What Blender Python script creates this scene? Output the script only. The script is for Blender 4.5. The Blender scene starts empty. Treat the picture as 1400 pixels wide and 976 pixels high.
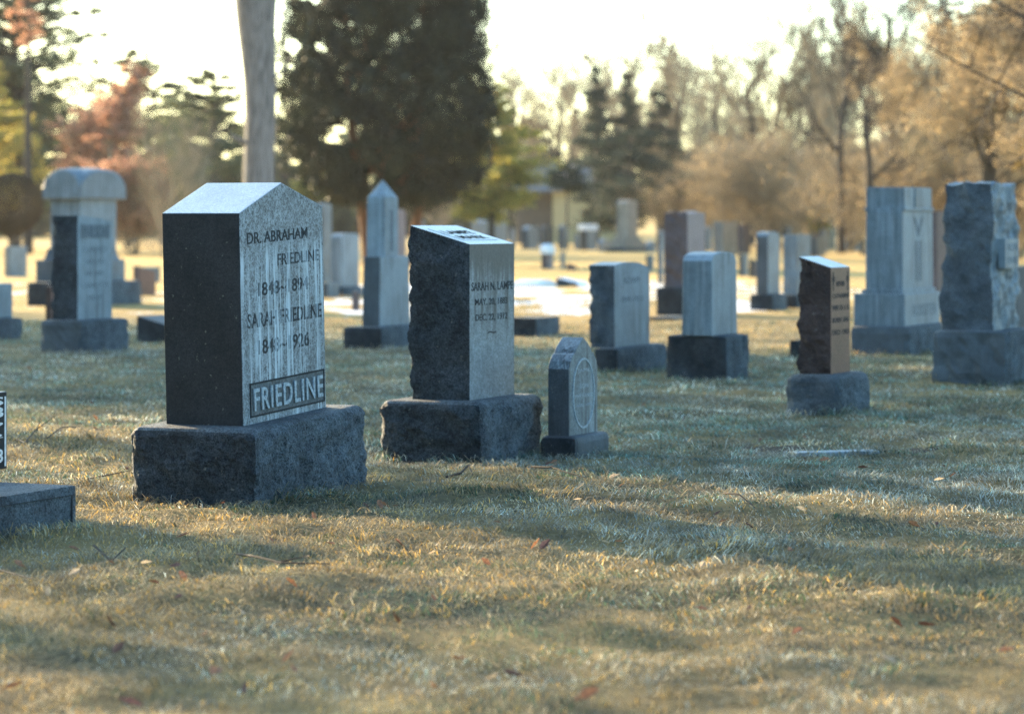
import bpy, math, random
import numpy as np
from mathutils import Vector, noise as mn
R = math.radians
# ---------------------------------------------------------------- camera
sc = bpy.context.scene
COL = sc.collection
FP, CX, HZ, EYE = 4000.0, 700.0, 305.0, 1.24      # focal px, centre px, horizon px (photo pixels), eye height
cam = bpy.data.objects.new('camera', bpy.data.cameras.new('camera')); COL.objects.link(cam)
cam.location = (0, 0, EYE); cam.rotation_euler = (R(90), 0, 0)
cam.data.lens = 36*FP/1400; cam.data.shift_y = -(488-HZ)/1400
cam.data.clip_end = 4000; cam.data.clip_start = 0.1
cam.data.dof.use_dof = True; cam.data.dof.focus_distance = 12.9; cam.data.dof.aperture_fstop = 2.9
sc.camera = cam
# ---------------------------------------------------------------- light
SUN_AZ, SUN_EL = -40.0, 12.0       # azimuth from the view axis (+Y), negative = to the left
sd = Vector((math.sin(R(SUN_AZ))*math.cos(R(SUN_EL)), math.cos(R(SUN_AZ))*math.cos(R(SUN_EL)), math.sin(R(SUN_EL))))
w = bpy.data.worlds.new("World"); sc.world = w; w.use_nodes = True
nt = w.node_tree; nt.nodes.clear()
sky = nt.nodes.new('ShaderNodeTexSky'); sky.sky_type = 'NISHITA'; sky.sun_disc = False
sky.sun_elevation = R(SUN_EL); sky.sun_rotation = R(SUN_AZ)
sky.air_density = 1.0; sky.dust_density = 2.0; sky.ozone_density = 1.2
bg = nt.nodes.new('ShaderNodeBackground'); bg.inputs[1].default_value = 0.15
wo = nt.nodes.new('ShaderNodeOutputWorld')
tint = nt.nodes.new('ShaderNodeMix'); tint.data_type = 'RGBA'; tint.blend_type = 'MULTIPLY'; tint.inputs[0].default_value = 1
tint.inputs[7].default_value = (.80, 1.06, 1.18, 1); nt.links.new(sky.outputs[0], tint.inputs[6])
nt.links.new(tint.outputs[2], bg.inputs[0]); nt.links.new(bg.outputs[0], wo.inputs[0])
sl = bpy.data.lights.new('sun', 'SUN'); sl.energy = 5.0; sl.angle = R(0.5); sl.color = (1.0, 0.75, 0.46)
so = bpy.data.objects.new('sun', sl); COL.objects.link(so)
so.rotation_euler = (-sd).to_track_quat('-Z', 'Y').to_euler()
sc.view_settings.view_transform = 'Standard'; sc.view_settings.look = 'None'
sc.view_settings.exposure = 2.05; sc.view_settings.gamma = 1
sc.cycles.use_denoising = True; sc.cycles.denoising_prefilter = 'NONE'; sc.cycles.sample_clamp_direct = 12
sc.cycles.max_bounces = 6; sc.cycles.transparent_max_bounces = 6; sc.cycles.diffuse_bounces = 3
sc.cycles.volume_bounces = 0; sc.cycles.sample_clamp_indirect = 2
# ---------------------------------------------------------------- helpers
def gx(px, Y): return (px-CX)/FP*Y
def gz(py, Y): return EYE-(py-HZ)/FP*Y
def gy(py): return EYE*FP/(py-HZ)
def tag(o, label=None, cat=None, group=None, kind=None):
    if label: o['label'] = label
    if cat: o['category'] = cat
    if group: o['group'] = group
    if kind or cat: o['kind'] = kind or 'thing'
    return o
def empty(name, loc, rz=0):
    o = bpy.data.objects.new(name, None); COL.objects.link(o); o.location = loc; o.rotation_euler = (0, 0, rz)
    o.empty_display_size = 0.2
    return o
def mesh_obj(name, verts, faces, mats, parent=None, midx=None, smooth=False, link=True):
    me = bpy.data.meshes.new(name)
    if isinstance(verts, np.ndarray):
        nv = len(verts); me.vertices.add(nv); me.vertices.foreach_set('co', verts.astype(np.float32).ravel())
        groups = faces if isinstance(faces, list) else [faces]
        groups = [np.asarray(g, dtype=np.int32) for g in groups if len(g)]
        tot = sum(g.size for g in groups); nf = sum(len(g) for g in groups)
        me.loops.add(tot); me.loops.foreach_set('vertex_index', np.concatenate([g.ravel() for g in groups]))
        me.polygons.add(nf)
        ls = np.concatenate([np.full(len(g), g.shape[1], dtype=np.int32) for g in groups])
        st = np.concatenate([[0], np.cumsum(ls)[:-1]]).astype(np.int32)
        me.polygons.foreach_set('loop_start', st)
        me.update(calc_edges=True)
    else:
        me.from_pydata(verts, [], faces); me.update()
    for m in (mats if isinstance(mats, (list, tuple)) else [mats]): me.materials.append(m)
    if midx is not None: me.polygons.foreach_set('material_index', np.asarray(midx, dtype=np.int32))
    if smooth: me.polygons.foreach_set('use_smooth', np.ones(len(me.polygons), dtype=bool))
    o = bpy.data.objects.new(name, me); COL.objects.link(o)
    if parent: o.parent = parent
    return o
def children(o): return [c for c in bpy.data.objects if c.parent == o]
def dup(root, loc, rz, scale, label=None):
    r = root.copy(); COL.objects.link(r); r.location = loc; r.rotation_euler = (0, 0, rz); r.scale = scale
    if label: r['label'] = label
    for c in children(root):
        d = c.copy(); COL.objects.link(d); d.parent = r
    return r
# value noise
def _hash(ix, iy, s):
    h = (ix.astype(np.int64)*374761393+iy.astype(np.int64)*668265263+s*1442695041) & 0xffffffff
    h = ((h ^ (h >> 13))*1274126177) & 0xffffffff
    return ((h ^ (h >> 16)) & 0xffff)/65535.0
def vn(x, y, s=0):
    x = np.asarray(x, float); y = np.asarray(y, float)
    ix = np.floor(x); iy = np.floor(y); fx = x-ix; fy = y-iy
    fx = fx*fx*(3-2*fx); fy = fy*fy*(3-2*fy)
    a = _hash(ix, iy, s); b = _hash(ix+1, iy, s); c = _hash(ix, iy+1, s); d = _hash(ix+1, iy+1, s)
    return (a*(1-fx)+b*fx)*(1-fy)+(c*(1-fx)+d*fx)*fy
def fbm(x, y, s=0, o=3):
    t = 0; a = .5
    for k in range(o): t = t+a*vn(x*2**k+17*k, y*2**k-9*k, s+k); a /= 2
    return t/(1-.5**o)
def ground_h(x, y):
    x = np.asarray(x, float); y = np.asarray(y, float)
    near = np.clip((90-y)/60, 0, 1)
    h = (fbm(x/1.1, y/1.1, 3)-.5)*.05*near + (fbm(x/.28, y/.28, 9, 2)-.5)*.06*np.clip((40-y)/20, 0, 1)
    h = h+(fbm(x/.55, y/.55, 29, 2)-.5)*.035*np.clip((40-y)/20, 0, 1)
    h = h+(fbm(x/9, y/9, 21, 2)-.5)*.06
    h = h+np.clip((y-215)/300, 0, 1)**2*7
    # worn dirt hollow behind the flat marker
    h = h-.05*np.exp(-((x-1.70)/.42)**2-((y-16.25)/.4)**2)
    return h
# ---------------------------------------------------------------- materials
def mat(name):
    m = bpy.data.materials.new(name); m.use_nodes = True; n = m.node_tree; n.nodes.clear()
    out = n.nodes.new('ShaderNodeOutputMaterial'); return m, n, out
def N(n, t, **k):
    x = n.nodes.new('ShaderNode'+t)
    for a, b in k.items(): setattr(x, a, b)
    return x
def noise(n, co, scale, detail=3, rough=.5, vec=None):
    x = N(n, 'TexNoise'); x.inputs['Scale'].default_value = scale; x.inputs['Detail'].default_value = detail
    x.inputs['Roughness'].default_value = rough
    n.links.new(co, x.inputs['Vector']); return x.outputs['Fac']
def ramp(n, fac, stops):
    r = N(n, 'ValToRGB'); e = r.color_ramp.elements
    while len(e) < len(stops): e.new(.5)
    for i, (p, c) in enumerate(stops):
        e[i].position = p; e[i].color = c if len(c) == 4 else (*c, 1)
    n.links.new(fac, r.inputs[0]); return r.outputs[0]
def g(v): return (v, v, v)
def mixc(n, fac, a, b, mode='MIX'):
    x = N(n, 'Mix', data_type='RGBA', blend_type=mode)
    for s, v in ((0, fac), (6, a), (7, b)):
        if hasattr(v, 'is_output'): n.links.new(v, x.inputs[s])
        else: x.inputs[s].default_value = v if s == 0 else ((*v, 1) if len(v) == 3 else v)
    return x.outputs[2]
def mapping(n, co, sc_):
    x = N(n, 'Mapping'); x.inputs['Scale'].default_value = sc_; n.links.new(co, x.inputs['Vector']); return x.outputs[0]
def math_(n, op, a, b=0.0):
    x = N(n, 'Math', operation=op)
    for i, v in enumerate((a, b)):
        if hasattr(v, 'is_output'): n.links.new(v, x.inputs[i])
        else: x.inputs[i].default_value = v
    return x.outputs[0]
def granite(name, light, dark, rough=.5, drip=0.0, dripc=(.5, .55, .58), dripd=0.0, bump=.15, bscale=30, speck=330, stain=.5, spec=.5, snow=0.0, dripz=None, dripdz=None):
    m, n, out = mat(name)
    co = N(n, 'TexCoord').outputs['Object']
    s1 = noise(n, co, speck, 2, .7); s2 = noise(n, co, speck*.33, 2, .6)
    c = ramp(n, s1, [(.36, dark), (.62, light)])
    c = mixc(n, .3, c, ramp(n, s2, [(.4, dark), (.6, light)]))
    big = noise(n, co, 3.1, 6, .62)
    c = mixc(n, 1.0, c, ramp(n, big, [(.33, g(1-stain)), (.62, g(1.0))]), 'MULTIPLY')
    bl = noise(n, co, 14, 5, .7)
    c = mixc(n, 1.0, c, ramp(n, bl, [(.30, g(1-stain*.7)), (.5, g(1.0))]), 'MULTIPLY')
    lich = noise(n, co, 38, 4, .6)
    c = mixc(n, ramp(n, lich, [(.66, g(0)), (.72, g(.35))]), c, (.36, .38, .33))
    if drip or dripd:
        v = mapping(n, co, (34, 34, 1.1)); d = noise(n, v, 1.0, 3, .6)
        v2 = mapping(n, co, (9, 9, 2.2)); d2 = noise(n, v2, 1.0, 3, .5)
        if dripd:
            k = math_(n, 'MULTIPLY', ramp(n, d, [(.47, g(0)), (.56, g(1))]), ramp(n, d2, [(.42, g(0)), (.6, g(dripd))]))
            if dripdz:
                sz = N(n, 'SeparateXYZ'); n.links.new(co, sz.inputs[0])
                k = math_(n, 'MULTIPLY', k, ramp(n, sz.outputs[2], [(dripdz[0], g(.0)), (dripdz[1], g(1))]))
                kt = math_(n, 'ADD', sz.outputs[2], math_(n, 'MULTIPLY', noise(n, mapping(n, co, (45, 45, 2.2)), 1, 4, .7), .5))
                top_ = ramp(n, math_(n, 'SUBTRACT', kt, .25+dripdz[2]-.5), [(.5, g(0)), (.58, g(.8))])
                k = math_(n, 'MAXIMUM', k, top_)
            c = mixc(n, k, c, (.025, .03, .035))
        if drip:
            v3 = mapping(n, co, (30, 30, .8)); d3 = noise(n, v3, 1.0, 4, .75)
            k = math_(n, 'MULTIPLY', ramp(n, d3, [(.51, g(0)), (.57, g(1))]), ramp(n, d2, [(.33, g(0)), (.5, g(drip))]))
            if dripz:
                sz = N(n, 'SeparateXYZ'); n.links.new(co, sz.inputs[0])
                wz = math_(n, 'ADD', math_(n, 'MULTIPLY', sz.outputs[2], 1/dripz*.5), math_(n, 'MULTIPLY', noise(n, mapping(n, co, (30, 30, .5)), 1, 2), .1))
                k = math_(n, 'MULTIPLY', k, ramp(n, wz, [(.53, g(1)), (.57, g(0))]))
            c = mixc(n, k, c, dripc)
    geo = N(n, 'NewGeometry')
    if snow:
        sp = N(n, 'SeparateXYZ'); n.links.new(geo.outputs['Normal'], sp.inputs[0])
        k = math_(n, 'MULTIPLY', ramp(n, sp.outputs[2], [(.75, g(0)), (.9, g(1))]), ramp(n, noise(n, co, 6, 5, .7), [(.36, g(0)), (.5, g(snow))]))
        c = mixc(n, k, c, (.75, .78, .82))
    p = N(n, 'BsdfPrincipled'); n.links.new(c, p.inputs['Base Color'])
    p.inputs['Roughness'].default_value = rough; p.inputs['Specular IOR Level'].default_value = spec
    b = N(n, 'Bump'); b.inputs['Strength'].default_value = bump; b.inputs['Distance'].default_value = .035
    h = noise(n, co, bscale, 8, .68); n.links.new(h, b.inputs['Height']); n.links.new(b.outputs[0], p.inputs['Normal'])
    n.links.new(p.outputs[0], out.inputs[0]); return m
def simple(name, c1, c2=None, scale=20, rough=.7, bump=0, stretch=None, spec=.3, metal=0):
    m, n, out = mat(name); co = N(n, 'TexCoord').outputs['Object']
    v = mapping(n, co, stretch) if stretch else co
    f = noise(n, v, scale, 5, .6)
    c = ramp(n, f, [(.35, c1), (.65, c2 or c1)])
    p = N(n, 'BsdfPrincipled'); n.links.new(c, p.inputs['Base Color'])
    p.inputs['Roughness'].default_value = rough; p.inputs['Specular IOR Level'].default_value = spec
    if bump:
        b = N(n, 'Bump'); b.inputs['Strength'].default_value = bump; b.inputs['Distance'].default_value = .03
        n.links.new(f, b.inputs['Height']); n.links.new(b.outputs[0], p.inputs['Normal'])
    n.links.new(p.outputs[0], out.inputs[0]); return m
def leafmat(name, cols, trans=.45, nscale=.6, attr=False):
    m, n, out = mat(name)
    if attr:
        c = N(n, 'Attribute', attribute_name='Col').outputs['Color']
    else:
        rnd = N(n, 'NewGeometry').outputs['Random Per Island']
        k = len(cols); c = ramp(n, rnd, [(i/max(1, k-1), q) for i, q in enumerate(cols)])
        f = noise(n, N(n, 'TexCoord').outputs['Object'], nscale, 3, .6)
        c = mixc(n, 1.0, c, ramp(n, f, [(.35, g(.6)), (.65, g(1.35))]), 'MULTIPLY')
    d = N(n, 'BsdfDiffuse'); t = N(n, 'BsdfTranslucent'); gl = N(n, 'BsdfGlossy'); gl.inputs['Roughness'].default_value = .45
    n.links.new(c, d.inputs[0]); n.links.new(c, t.inputs[0]); gl.inputs[0].default_value = (.9, .9, .9, 1)
    mx = N(n, 'MixShader'); mx.inputs[0].default_value = trans; n.links.new(d.outputs[0], mx.inputs[1]); n.links.new(t.outputs[0], mx.inputs[2])
    m2 = N(n, 'MixShader'); m2.inputs[0].default_value = .04; n.links.new(mx.outputs[0], m2.inputs[1]); n.links.new(gl.outputs[0], m2.inputs[2])
    n.links.new(m2.outputs[0], out.inputs[0]); return m
# ---------------------------------------------------------------- ground
def ground_material():
    m, n, out = mat('winter_grass_ground')
    co = N(n, 'NewGeometry').outputs['Position']
    n1 = noise(n, co, 26, 6, .7); n2 = noise(n, co, .9, 5, .6); n3 = noise(n, co, .12, 4, .55)
    c = ramp(n, n1, [(.34, (.03, .03, .018)), (.5, (.085, .075, .04)), (.68, (.22, .18, .09))])
    c = mixc(n, ramp(n, n2, [(.42, g(0)), (.6, g(.7))]), c, (.33, .235, .095))
    sep = N(n, 'SeparateXYZ'); n.links.new(co, sep.inputs[0])
    far = ramp(n, math_(n, 'DIVIDE', sep.outputs[1], 100.0), [(.28, g(0)), (.5, g(1))])
    c = mixc(n, math_(n, 'MULTIPLY', far, ramp(n, n3, [(.3, g(.35)), (.6, g(.9))])), c, (.70, .45, .15))  # far dry grass, goldened to carry its backlit glow in the colour
    # frost / thin snow left in the open lane, 36-70 m out
    v = mapping(n, co, (.75, .34, 1)); sn = noise(n, v, 1.0, 6, .68)
    yy = math_(n, 'DIVIDE', sep.outputs[1], 100.0)
    band = ramp(n, yy, [(.27, g(0)), (.36, g(.62)), (.42, g(1)), (.60, g(1)), (.76, g(0))])
    bandm = N(n, 'Math', operation='MULTIPLY'); n.links.new(band, bandm.inputs[0]); n.links.new(sn, bandm.inputs[1])
    xr_ = math_(n, 'DIVIDE', sep.outputs[0], sep.outputs[1])
    xm = ramp(n, math_(n, 'ADD', xr_, .5), [(.40, g(.88)), (.44, g(1)), (.57, g(1.0)), (.63, g(.86))])
    k = ramp(n, math_(n, 'MULTIPLY', bandm.outputs[0], xm), [(.487, g(0)), (.522, g(1))])
    c = mixc(n, k, c, (.78, .80, .84))
    p = N(n, 'BsdfPrincipled'); n.links.new(c, p.inputs['Base Color']); p.inputs['Roughness'].default_value = .85
    p.inputs['Specular IOR Level'].default_value = .15
    b = N(n, 'Bump'); b.inputs['Strength'].default_value = .9; b.inputs['Distance'].default_value = .05
    n.links.new(noise(n, co, 9, 8, .75), b.inputs['Height']); n.links.new(b.outputs[0], p.inputs['Normal'])
    n.links.new(p.outputs[0], out.inputs[0]); return m
M_GROUND = ground_material()
ys = np.concatenate([[-60, -30, -10, 0, 3, 5], np.arange(6, 22, .085), np.arange(22, 45, .2), np.geomspace(45, 120, 150), np.geomspace(121, 1500, 90)])
xs = np.concatenate([-np.geomspace(900, 9, 46), np.arange(-8.8, -4, .25), np.arange(-4, 4.2, .085), np.arange(4.2, 9, .25), np.geomspace(9.2, 900, 46)])
XX, YY = np.meshgrid(xs, ys)
V = np.stack([XX.ravel(), YY.ravel(), ground_h(XX, YY).ravel()], 1)
nx = len(xs); ny = len(ys)
i, j = np.meshgrid(np.arange(nx-1), np.arange(ny-1))
q = (j*nx+i).ravel()
gr = mesh_obj('ground', V, np.stack([q, q+1, q+nx+1, q+nx], 1), M_GROUND, smooth=True)
tag(gr, 'winter cemetery lawn with dry grass and thin snow patches', None, None, 'structure')
FOOT = []      # stone footprints (cx, cy, ux, uy, hw, ht)
# ---------------------------------------------------------------- stones
def gridbox(nx, ny, nz):
    """surface lattice of a unit cube: params, quads, face ids"""
    ids = {}; P = []
    def v(i, j, k):
        t = (i, j, k)
        if t not in ids: ids[t] = len(P); P.append((i/nx, j/ny, k/nz))
        return ids[t]
    F = []; S = []
    for j in range(ny):
        for k in range(nz):
            F.append((v(0, j, k), v(0, j, k+1), v(0, j+1, k+1), v(0, j+1, k))); S.append('x0')
            F.append((v(nx, j, k), v(nx, j+1, k), v(nx, j+1, k+1), v(nx, j, k+1))); S.append('x1')
    for i in range(nx):
        for k in range(nz):
            F.append((v(i, 0, k), v(i+1, 0, k), v(i+1, 0, k+1), v(i, 0, k+1))); S.append('y0')
            F.append((v(i, ny, k), v(i, ny, k+1), v(i+1, ny, k+1), v(i+1, ny, k))); S.append('y1')
    for i in range(nx):
        for j in range(ny):
            F.append((v(i, j, nz), v(i+1, j, nz), v(i+1, j+1, nz), v(i, j+1, nz))); S.append('z1')
            F.append((v(i, j, 0), v(i, j+1, 0), v(i+1, j+1, 0), v(i+1, j, 0))); S.append('z0')
    return np.array(P), F, S
def die(name, root, cx, cy, W, T, z0, H, mats, top=None, rock='', amp=.02, res=.05, taper=0, seed=0, bevel=.006, rnd=0, rf=1.0, rough_edge=0, taperfn=None, mapside='x0 x1 y1'):
    """block centred at local (cx,cy): W along x (inscribed face at y=-T/2), T along y. top(u,v)->height factor offset in m."""
    nx_ = max(2, min(80, int(W/res))); ny_ = max(2, min(60, int(T/res))); nz_ = max(2, min(90, int(H/res)))
    nx_ += nx_ % 2; ny_ += ny_ % 2
    if top is not None and nx_ < 14: nx_ = 14
    P, F, S = gridbox(nx_, ny_, nz_)
    u, v, w_ = P[:, 0], P[:, 1], P[:, 2]
    tz = np.array([top(a, b) for a, b in zip(u, v)]) if top else np.zeros(len(u))
    z = z0+w_*(H+tz)
    wt = taperfn(w_) if taperfn else 1-taper*w_
    x = (u-.5)*W*wt; y = (v-.5)*T*(wt if taperfn is None or True else 1)
    xyz = np.stack([x, y, z], 1)
    if rock:
        rk = rock.split(); nrm = {'x0': (-1, 0, 0), 'x1': (1, 0, 0), 'y0': (0, -1, 0), 'y1': (0, 1, 0), 'z1': (0, 0, 1)}
        smooth_faces = [f for f in nrm if f not in rk]
        D = {'x0': u*W, 'x1': (1-u)*W, 'y0': v*T, 'y1': (1-v)*T, 'z1': (1-w_)*H}
        o = np.zeros_like(xyz)
        for f in rk: o[D[f] < 1e-6] += nrm[f]
        act = np.where(np.abs(o).sum(1) > 0)[0]
        if rnd:
            zt_ = xyz[:, 2].max(); lo = np.array([-W/2+rnd, -T/2+rnd, -9]); hi = np.array([W/2-rnd, T/2-rnd, zt_-rnd])
            q_ = np.clip(xyz, lo, hi); vv_ = xyz-q_; L_ = np.linalg.norm(vv_, axis=1); L_[L_ < 1e-9] = 1
            xyz = np.where((np.abs(vv_).max(1) > 1e-9)[:, None], q_+vv_/L_[:, None]*np.abs(vv_).max(1)[:, None], xyz)
        for a in act:
            p = Vector(xyz[a])*rf+Vector((seed*7.3, seed*3.1, seed*1.7))
            damp = 1.0
            for f in smooth_faces:
                damp = min(damp, .12+D[f][a]/(.9*amp+.02))
            damp = min(1, damp)
            d = mn.fractal(p*9, .8, 2.1, 5)*.9 + (mn.ridged_multi_fractal(p*11, .8, 2.1, 5, 1.0, 2.0)-1.0)*.4 + mn.noise(p*1.7)*.6
            vv = mn.voronoi(p*7+Vector((mn.noise(p*9), mn.noise(p*9+Vector((5,5,5))), 0)), distance_metric='DISTANCE')[0]; d += (vv[1]-vv[0])*.45-.2
            if w_[a] < .01: d *= .5
            k = Vector(o[a]); 
            xyz[a] += np.array(k)*amp*d*damp
    midx = None
    if len(mats) > 1:
        ms = mapside.split(); midx = [1 if s in ms else (2 if s == 'z1' and len(mats) > 2 else 0) for s in S]  # side faces: most get a darker mat with their shade in the colour
    ob = mesh_obj(name, [tuple(t) for t in xyz], F, mats, root, midx)
    ob.location = (cx, cy, 0)
    if bevel and not rock:
        b = ob.modifiers.new('bevel', 'BEVEL'); b.width = bevel; b.segments = 2; b.limit_method = 'ANGLE'; b.angle_limit = R(50)
    return ob
def tri_top(rise): return lambda u, v: rise*(1-abs(2*u-1))
def arch_top(rise, p=2.0): return lambda u, v: rise*max(0, 1-abs(2*u-1)**p)**(1/p)
def slant_top(rise): return lambda u, v: rise*v
def pyr_top(rise): return lambda u, v: rise*min(1-abs(2*u-1), 1-abs(2*v-1))*1.0
class Stone:
    """a monument read off photo pixels: near corner column xn with its ground row yb, side face out to xl, front face out to xr"""
    def __init__(s, name, label, cat='gravestone', group=None, xl=0, xn=0, xr=0, yb=0, a=24, tiltx=0, tilty=0):
        s.a = R(a); sa, ca = math.sin(s.a), math.cos(s.a)
        s.Y = gy(yb); W, T = s.solve(xl, xn, xr, s.Y)
        Xn = gx(xn, s.Y)
        s.c = (Xn+W/2*sa-T/2*ca, s.Y+W/2*ca+T/2*sa)
        zg = float(ground_h(*s.c)) if s.Y > 25 else 0.0
        s.zg = zg
        s.W, s.T = W, T
        s.root = empty(name, (s.c[0], s.c[1], zg), R(90)-s.a)
        s.root.rotation_euler = (tiltx, tilty, R(90)-s.a)
        tag(s.root, label, cat, group)
        FOOT.append((s.c[0], s.c[1], sa, ca, W/2, T/2)); s.n = 0
    def solve(s, xl, xn, xr, Y):
        sa, ca = math.sin(s.a), math.cos(s.a); Xn = gx(xn, Y); tr = (xr-CX)/FP; tl = (xl-CX)/FP
        return (tr*Y-Xn)/(sa-tr*ca), (Xn-tl*Y)/(ca+tl*sa)
    def fit(s, xl, xn, xr):
        """a tier whose middle lies at the base's middle distance -> W, T, local centre, near-corner distance"""
        sa, ca = math.sin(s.a), math.cos(s.a); Yn = s.Y
        for _ in range(8):
            W, T = s.solve(xl, xn, xr, Yn); Yn = s.c[1]-(W*ca+T*sa)/2
        cx = gx(xn, Yn)+W/2*sa-T/2*ca; dx = cx-s.c[0]
        return W, T, (dx*sa, -dx*ca), Yn
    def z(s, py, Yn): return gz(py, Yn)-s.zg
    def base(s, ytop, mats, name='base', **k):
        H = s.z(ytop, s.Y); s.bz = H
        k.setdefault('rock', 'x0 x1 y0 y1'); k.setdefault('amp', .015); k.setdefault('rnd', .035)
        e_ = .4*k['rnd'] if k['rock'] else 0
        return die(name, s.root, 0, 0, s.W+e_, s.T+e_, -.08, H+.08, mats, seed=s.n+hash_name(s.root['label']), **k)
    def tier(s, xl, xn, xr, ytop, mats, name='die', ybot=None, **k):
        W, T, (lx, ly), Yn = s.fit(xl, xn, xr)
        z0 = s.bz-.004 if ybot is None else s.z(ybot, Yn)
        H = s.z(ytop, Yn)-z0
        s.n += 1; s.last = (W, T, lx, ly, z0, H); s.bz = z0+H
        return die(name, s.root, lx, ly, W, T, z0, H, mats, seed=s.n+hash_name(s.root['label']), **k)
def hash_name(t): return sum((i+1)*ord(c) for i, c in enumerate(t)) % 97
def letters(root, spec, text, u0, u1, w0, w1, m, depth=.002, proud=.0012, name='inscription', bold=0, parent=None, sp=1.0):
    """lettering on the front face of the tier spec=(W,T,lx,ly,z0,H)"""
    W, T, lx, ly, z0, H = spec
    cu = bpy.data.curves.new(name, 'FONT'); cu.body = text; cu.extrude = .5; cu.resolution_u = 3; cu.offset = bold; cu.space_character = sp
    to = bpy.data.objects.new('t', cu); COL.objects.link(to)
    dg = bpy.context.evaluated_depsgraph_get(); me = bpy.data.meshes.new_from_object(to.evaluated_get(dg))
    bpy.data.objects.remove(to); bpy.data.curves.remove(cu)
    n = len(me.vertices); a = np.zeros(n*3, dtype=np.float32); me.vertices.foreach_get('co', a); a = a.reshape(-1, 3)
    mi, ma = a.min(0), a.max(0); f = (a-mi)/np.maximum(ma-mi, 1e-6)
    x = (u0-.5+f[:, 0]*(u1-u0))*W; z = z0+(w0+f[:, 1]*(w1-w0))*H; y = -T/2-proud-depth*f[:, 2]+depth
    b = np.stack([x, y, z], 1).astype(np.float32)
    me.vertices.foreach_set('co', b.ravel()); me.materials.clear(); me.materials.append(m); me.update()
    o = bpy.data.objects.new(name, me); COL.objects.link(o); o.parent = root; o.location = (lx, ly, 0)
    return o
def plate(root, spec, u0, u1, w0, w1, m, proud=.002, name='panel', frame=None, fm=None, pr2=.008):
    W, T, lx, ly, z0, H = spec
    def bx(a0, a1, b0, b1, p):
        x0, x1 = (a0-.5)*W, (a1-.5)*W; c0, c1 = z0+b0*H, z0+b1*H; y0, y1 = -T/2-p, -T/2+.01
        return [(x, y, z) for x in (x0, x1) for y in (y0, y1) for z in (c0, c1)]
    FB = [(0, 1, 3, 2), (4, 6, 7, 5), (0, 4, 5, 1), (2, 3, 7, 6), (0, 2, 6, 4), (1, 5, 7, 3)]
    o = mesh_obj(name, bx(u0, u1, w0, w1, proud), FB, m, root); o.location = (lx, ly, 0)
    if frame:
        vs = []; fs = []
        fw, fh = frame/W, frame/H
        for r in ((u0-fw, u1+fw, w1, w1+fh), (u0-fw, u1+fw, w0-fh, w0), (u0-fw, u0, w0, w1), (u1, u1+fw, w0, w1)):
            k = len(vs); vs += bx(*r, pr2); fs += [tuple(k+i for i in f) for f in FB]
        f = mesh_obj('frame', vs, fs, fm, o)
    return o
G_FRONT = granite('grey_granite', (.35, .41, .455), (.018, .025, .034), .45, drip=.95, dripc=(.50, .57, .62), dripz=1.12, speck=120, bump=.12, bscale=90, stain=.3)
G_SIDEB = granite('weathered_shaded_granite', (.034, .040, .047), (.010, .012, .015), .6, speck=200, stain=.5, bump=.25, bscale=60, spec=.25)  # grimy side face; its shade is put into the near-black colour too
G_TOP = granite('lit_granite_top', (.62, .66, .70), (.22, .25, .28), .35, speck=240, stain=.25, bump=.1, bscale=60)  # tops paler: sky reflection and grazing sun put into the colour
G_ROCKB = granite('dark_split_granite', (.095, .12, .14), (.010, .013, .018), .75, bump=1.0, bscale=45, stain=.65, spec=.25, speck=130)  # split side faces, dark partly to carry the left faces' shade
G_BASE = granite('blue_grey_split_granite', (.20, .25, .29), (.022, .03, .04), .7, bump=1.0, bscale=50, stain=.55, speck=120, spec=.3)
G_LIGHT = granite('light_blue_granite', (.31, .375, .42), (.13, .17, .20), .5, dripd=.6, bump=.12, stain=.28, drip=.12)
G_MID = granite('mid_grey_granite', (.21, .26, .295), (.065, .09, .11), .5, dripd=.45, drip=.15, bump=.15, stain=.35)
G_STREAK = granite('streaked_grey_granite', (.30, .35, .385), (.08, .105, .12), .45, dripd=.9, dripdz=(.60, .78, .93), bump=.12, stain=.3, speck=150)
G_SIDE = granite('slate_side_granite', (.10, .125, .145), (.028, .036, .045), .65, dripd=.4, bump=.3, stain=.45)  # mostly for side faces, with their shade put into the tone
G_ROCK = granite('split_grey_granite', (.17, .20, .23), (.035, .045, .055), .75, bump=.8, bscale=30, stain=.55, spec=.25)
G_DKBASE = granite('dark_base_granite', (.07, .08, .09), (.016, .02, .025), .8, bump=.7, bscale=30, stain=.6, spec=.2)  # mostly left faces of bases, shade included in the dark colour
G_RED = granite('red_brown_granite', (.26, .115, .09), (.06, .032, .03), .4, bump=.12, stain=.3, speck=240)
G_REDROCK = granite('split_red_brown_granite', (.12, .07, .06), (.022, .017, .018), .7, bump=.8, stain=.5, spec=.25)
G_MAUVE = granite('mauve_granite', (.33, .28, .31), (.12, .10, .12), .45, bump=.15, stain=.3)
G_MAUVED = granite('dark_mauve_granite', (.14, .10, .105), (.05, .04, .045), .6, bump=.3, stain=.4)
G_TAN = granite('warm_tan_stone', (.42, .37, .30), (.26, .23, .19), .7, dripd=.3, bump=.3, stain=.35)
G_BLACK = granite('black_polished_granite', (.05, .055, .06), (.02, .022, .025), .3, bump=.03, stain=.2)
M_INKD = granite('washed_engraving', (.03, .035, .04), (.01, .012, .015), .8, drip=.85, dripc=(.36, .42, .46), dripz=1.12, speck=120, stain=.2, bump=.1)
M_INK = simple('dark_engraving', (.012, .015, .018), (.03, .034, .038), 60, .8)
M_INKS = simple('shadowy_engraving', (.10, .12, .135), (.16, .18, .20), 60, .8)
M_PALE = simple('pale_letter_granite', (.18, .22, .25), (.46, .52, .56), 110, .5)
M_WHITE = simple('white_painted_letters', (.55, .57, .58), (.8, .8, .8), 40, .6)
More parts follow.
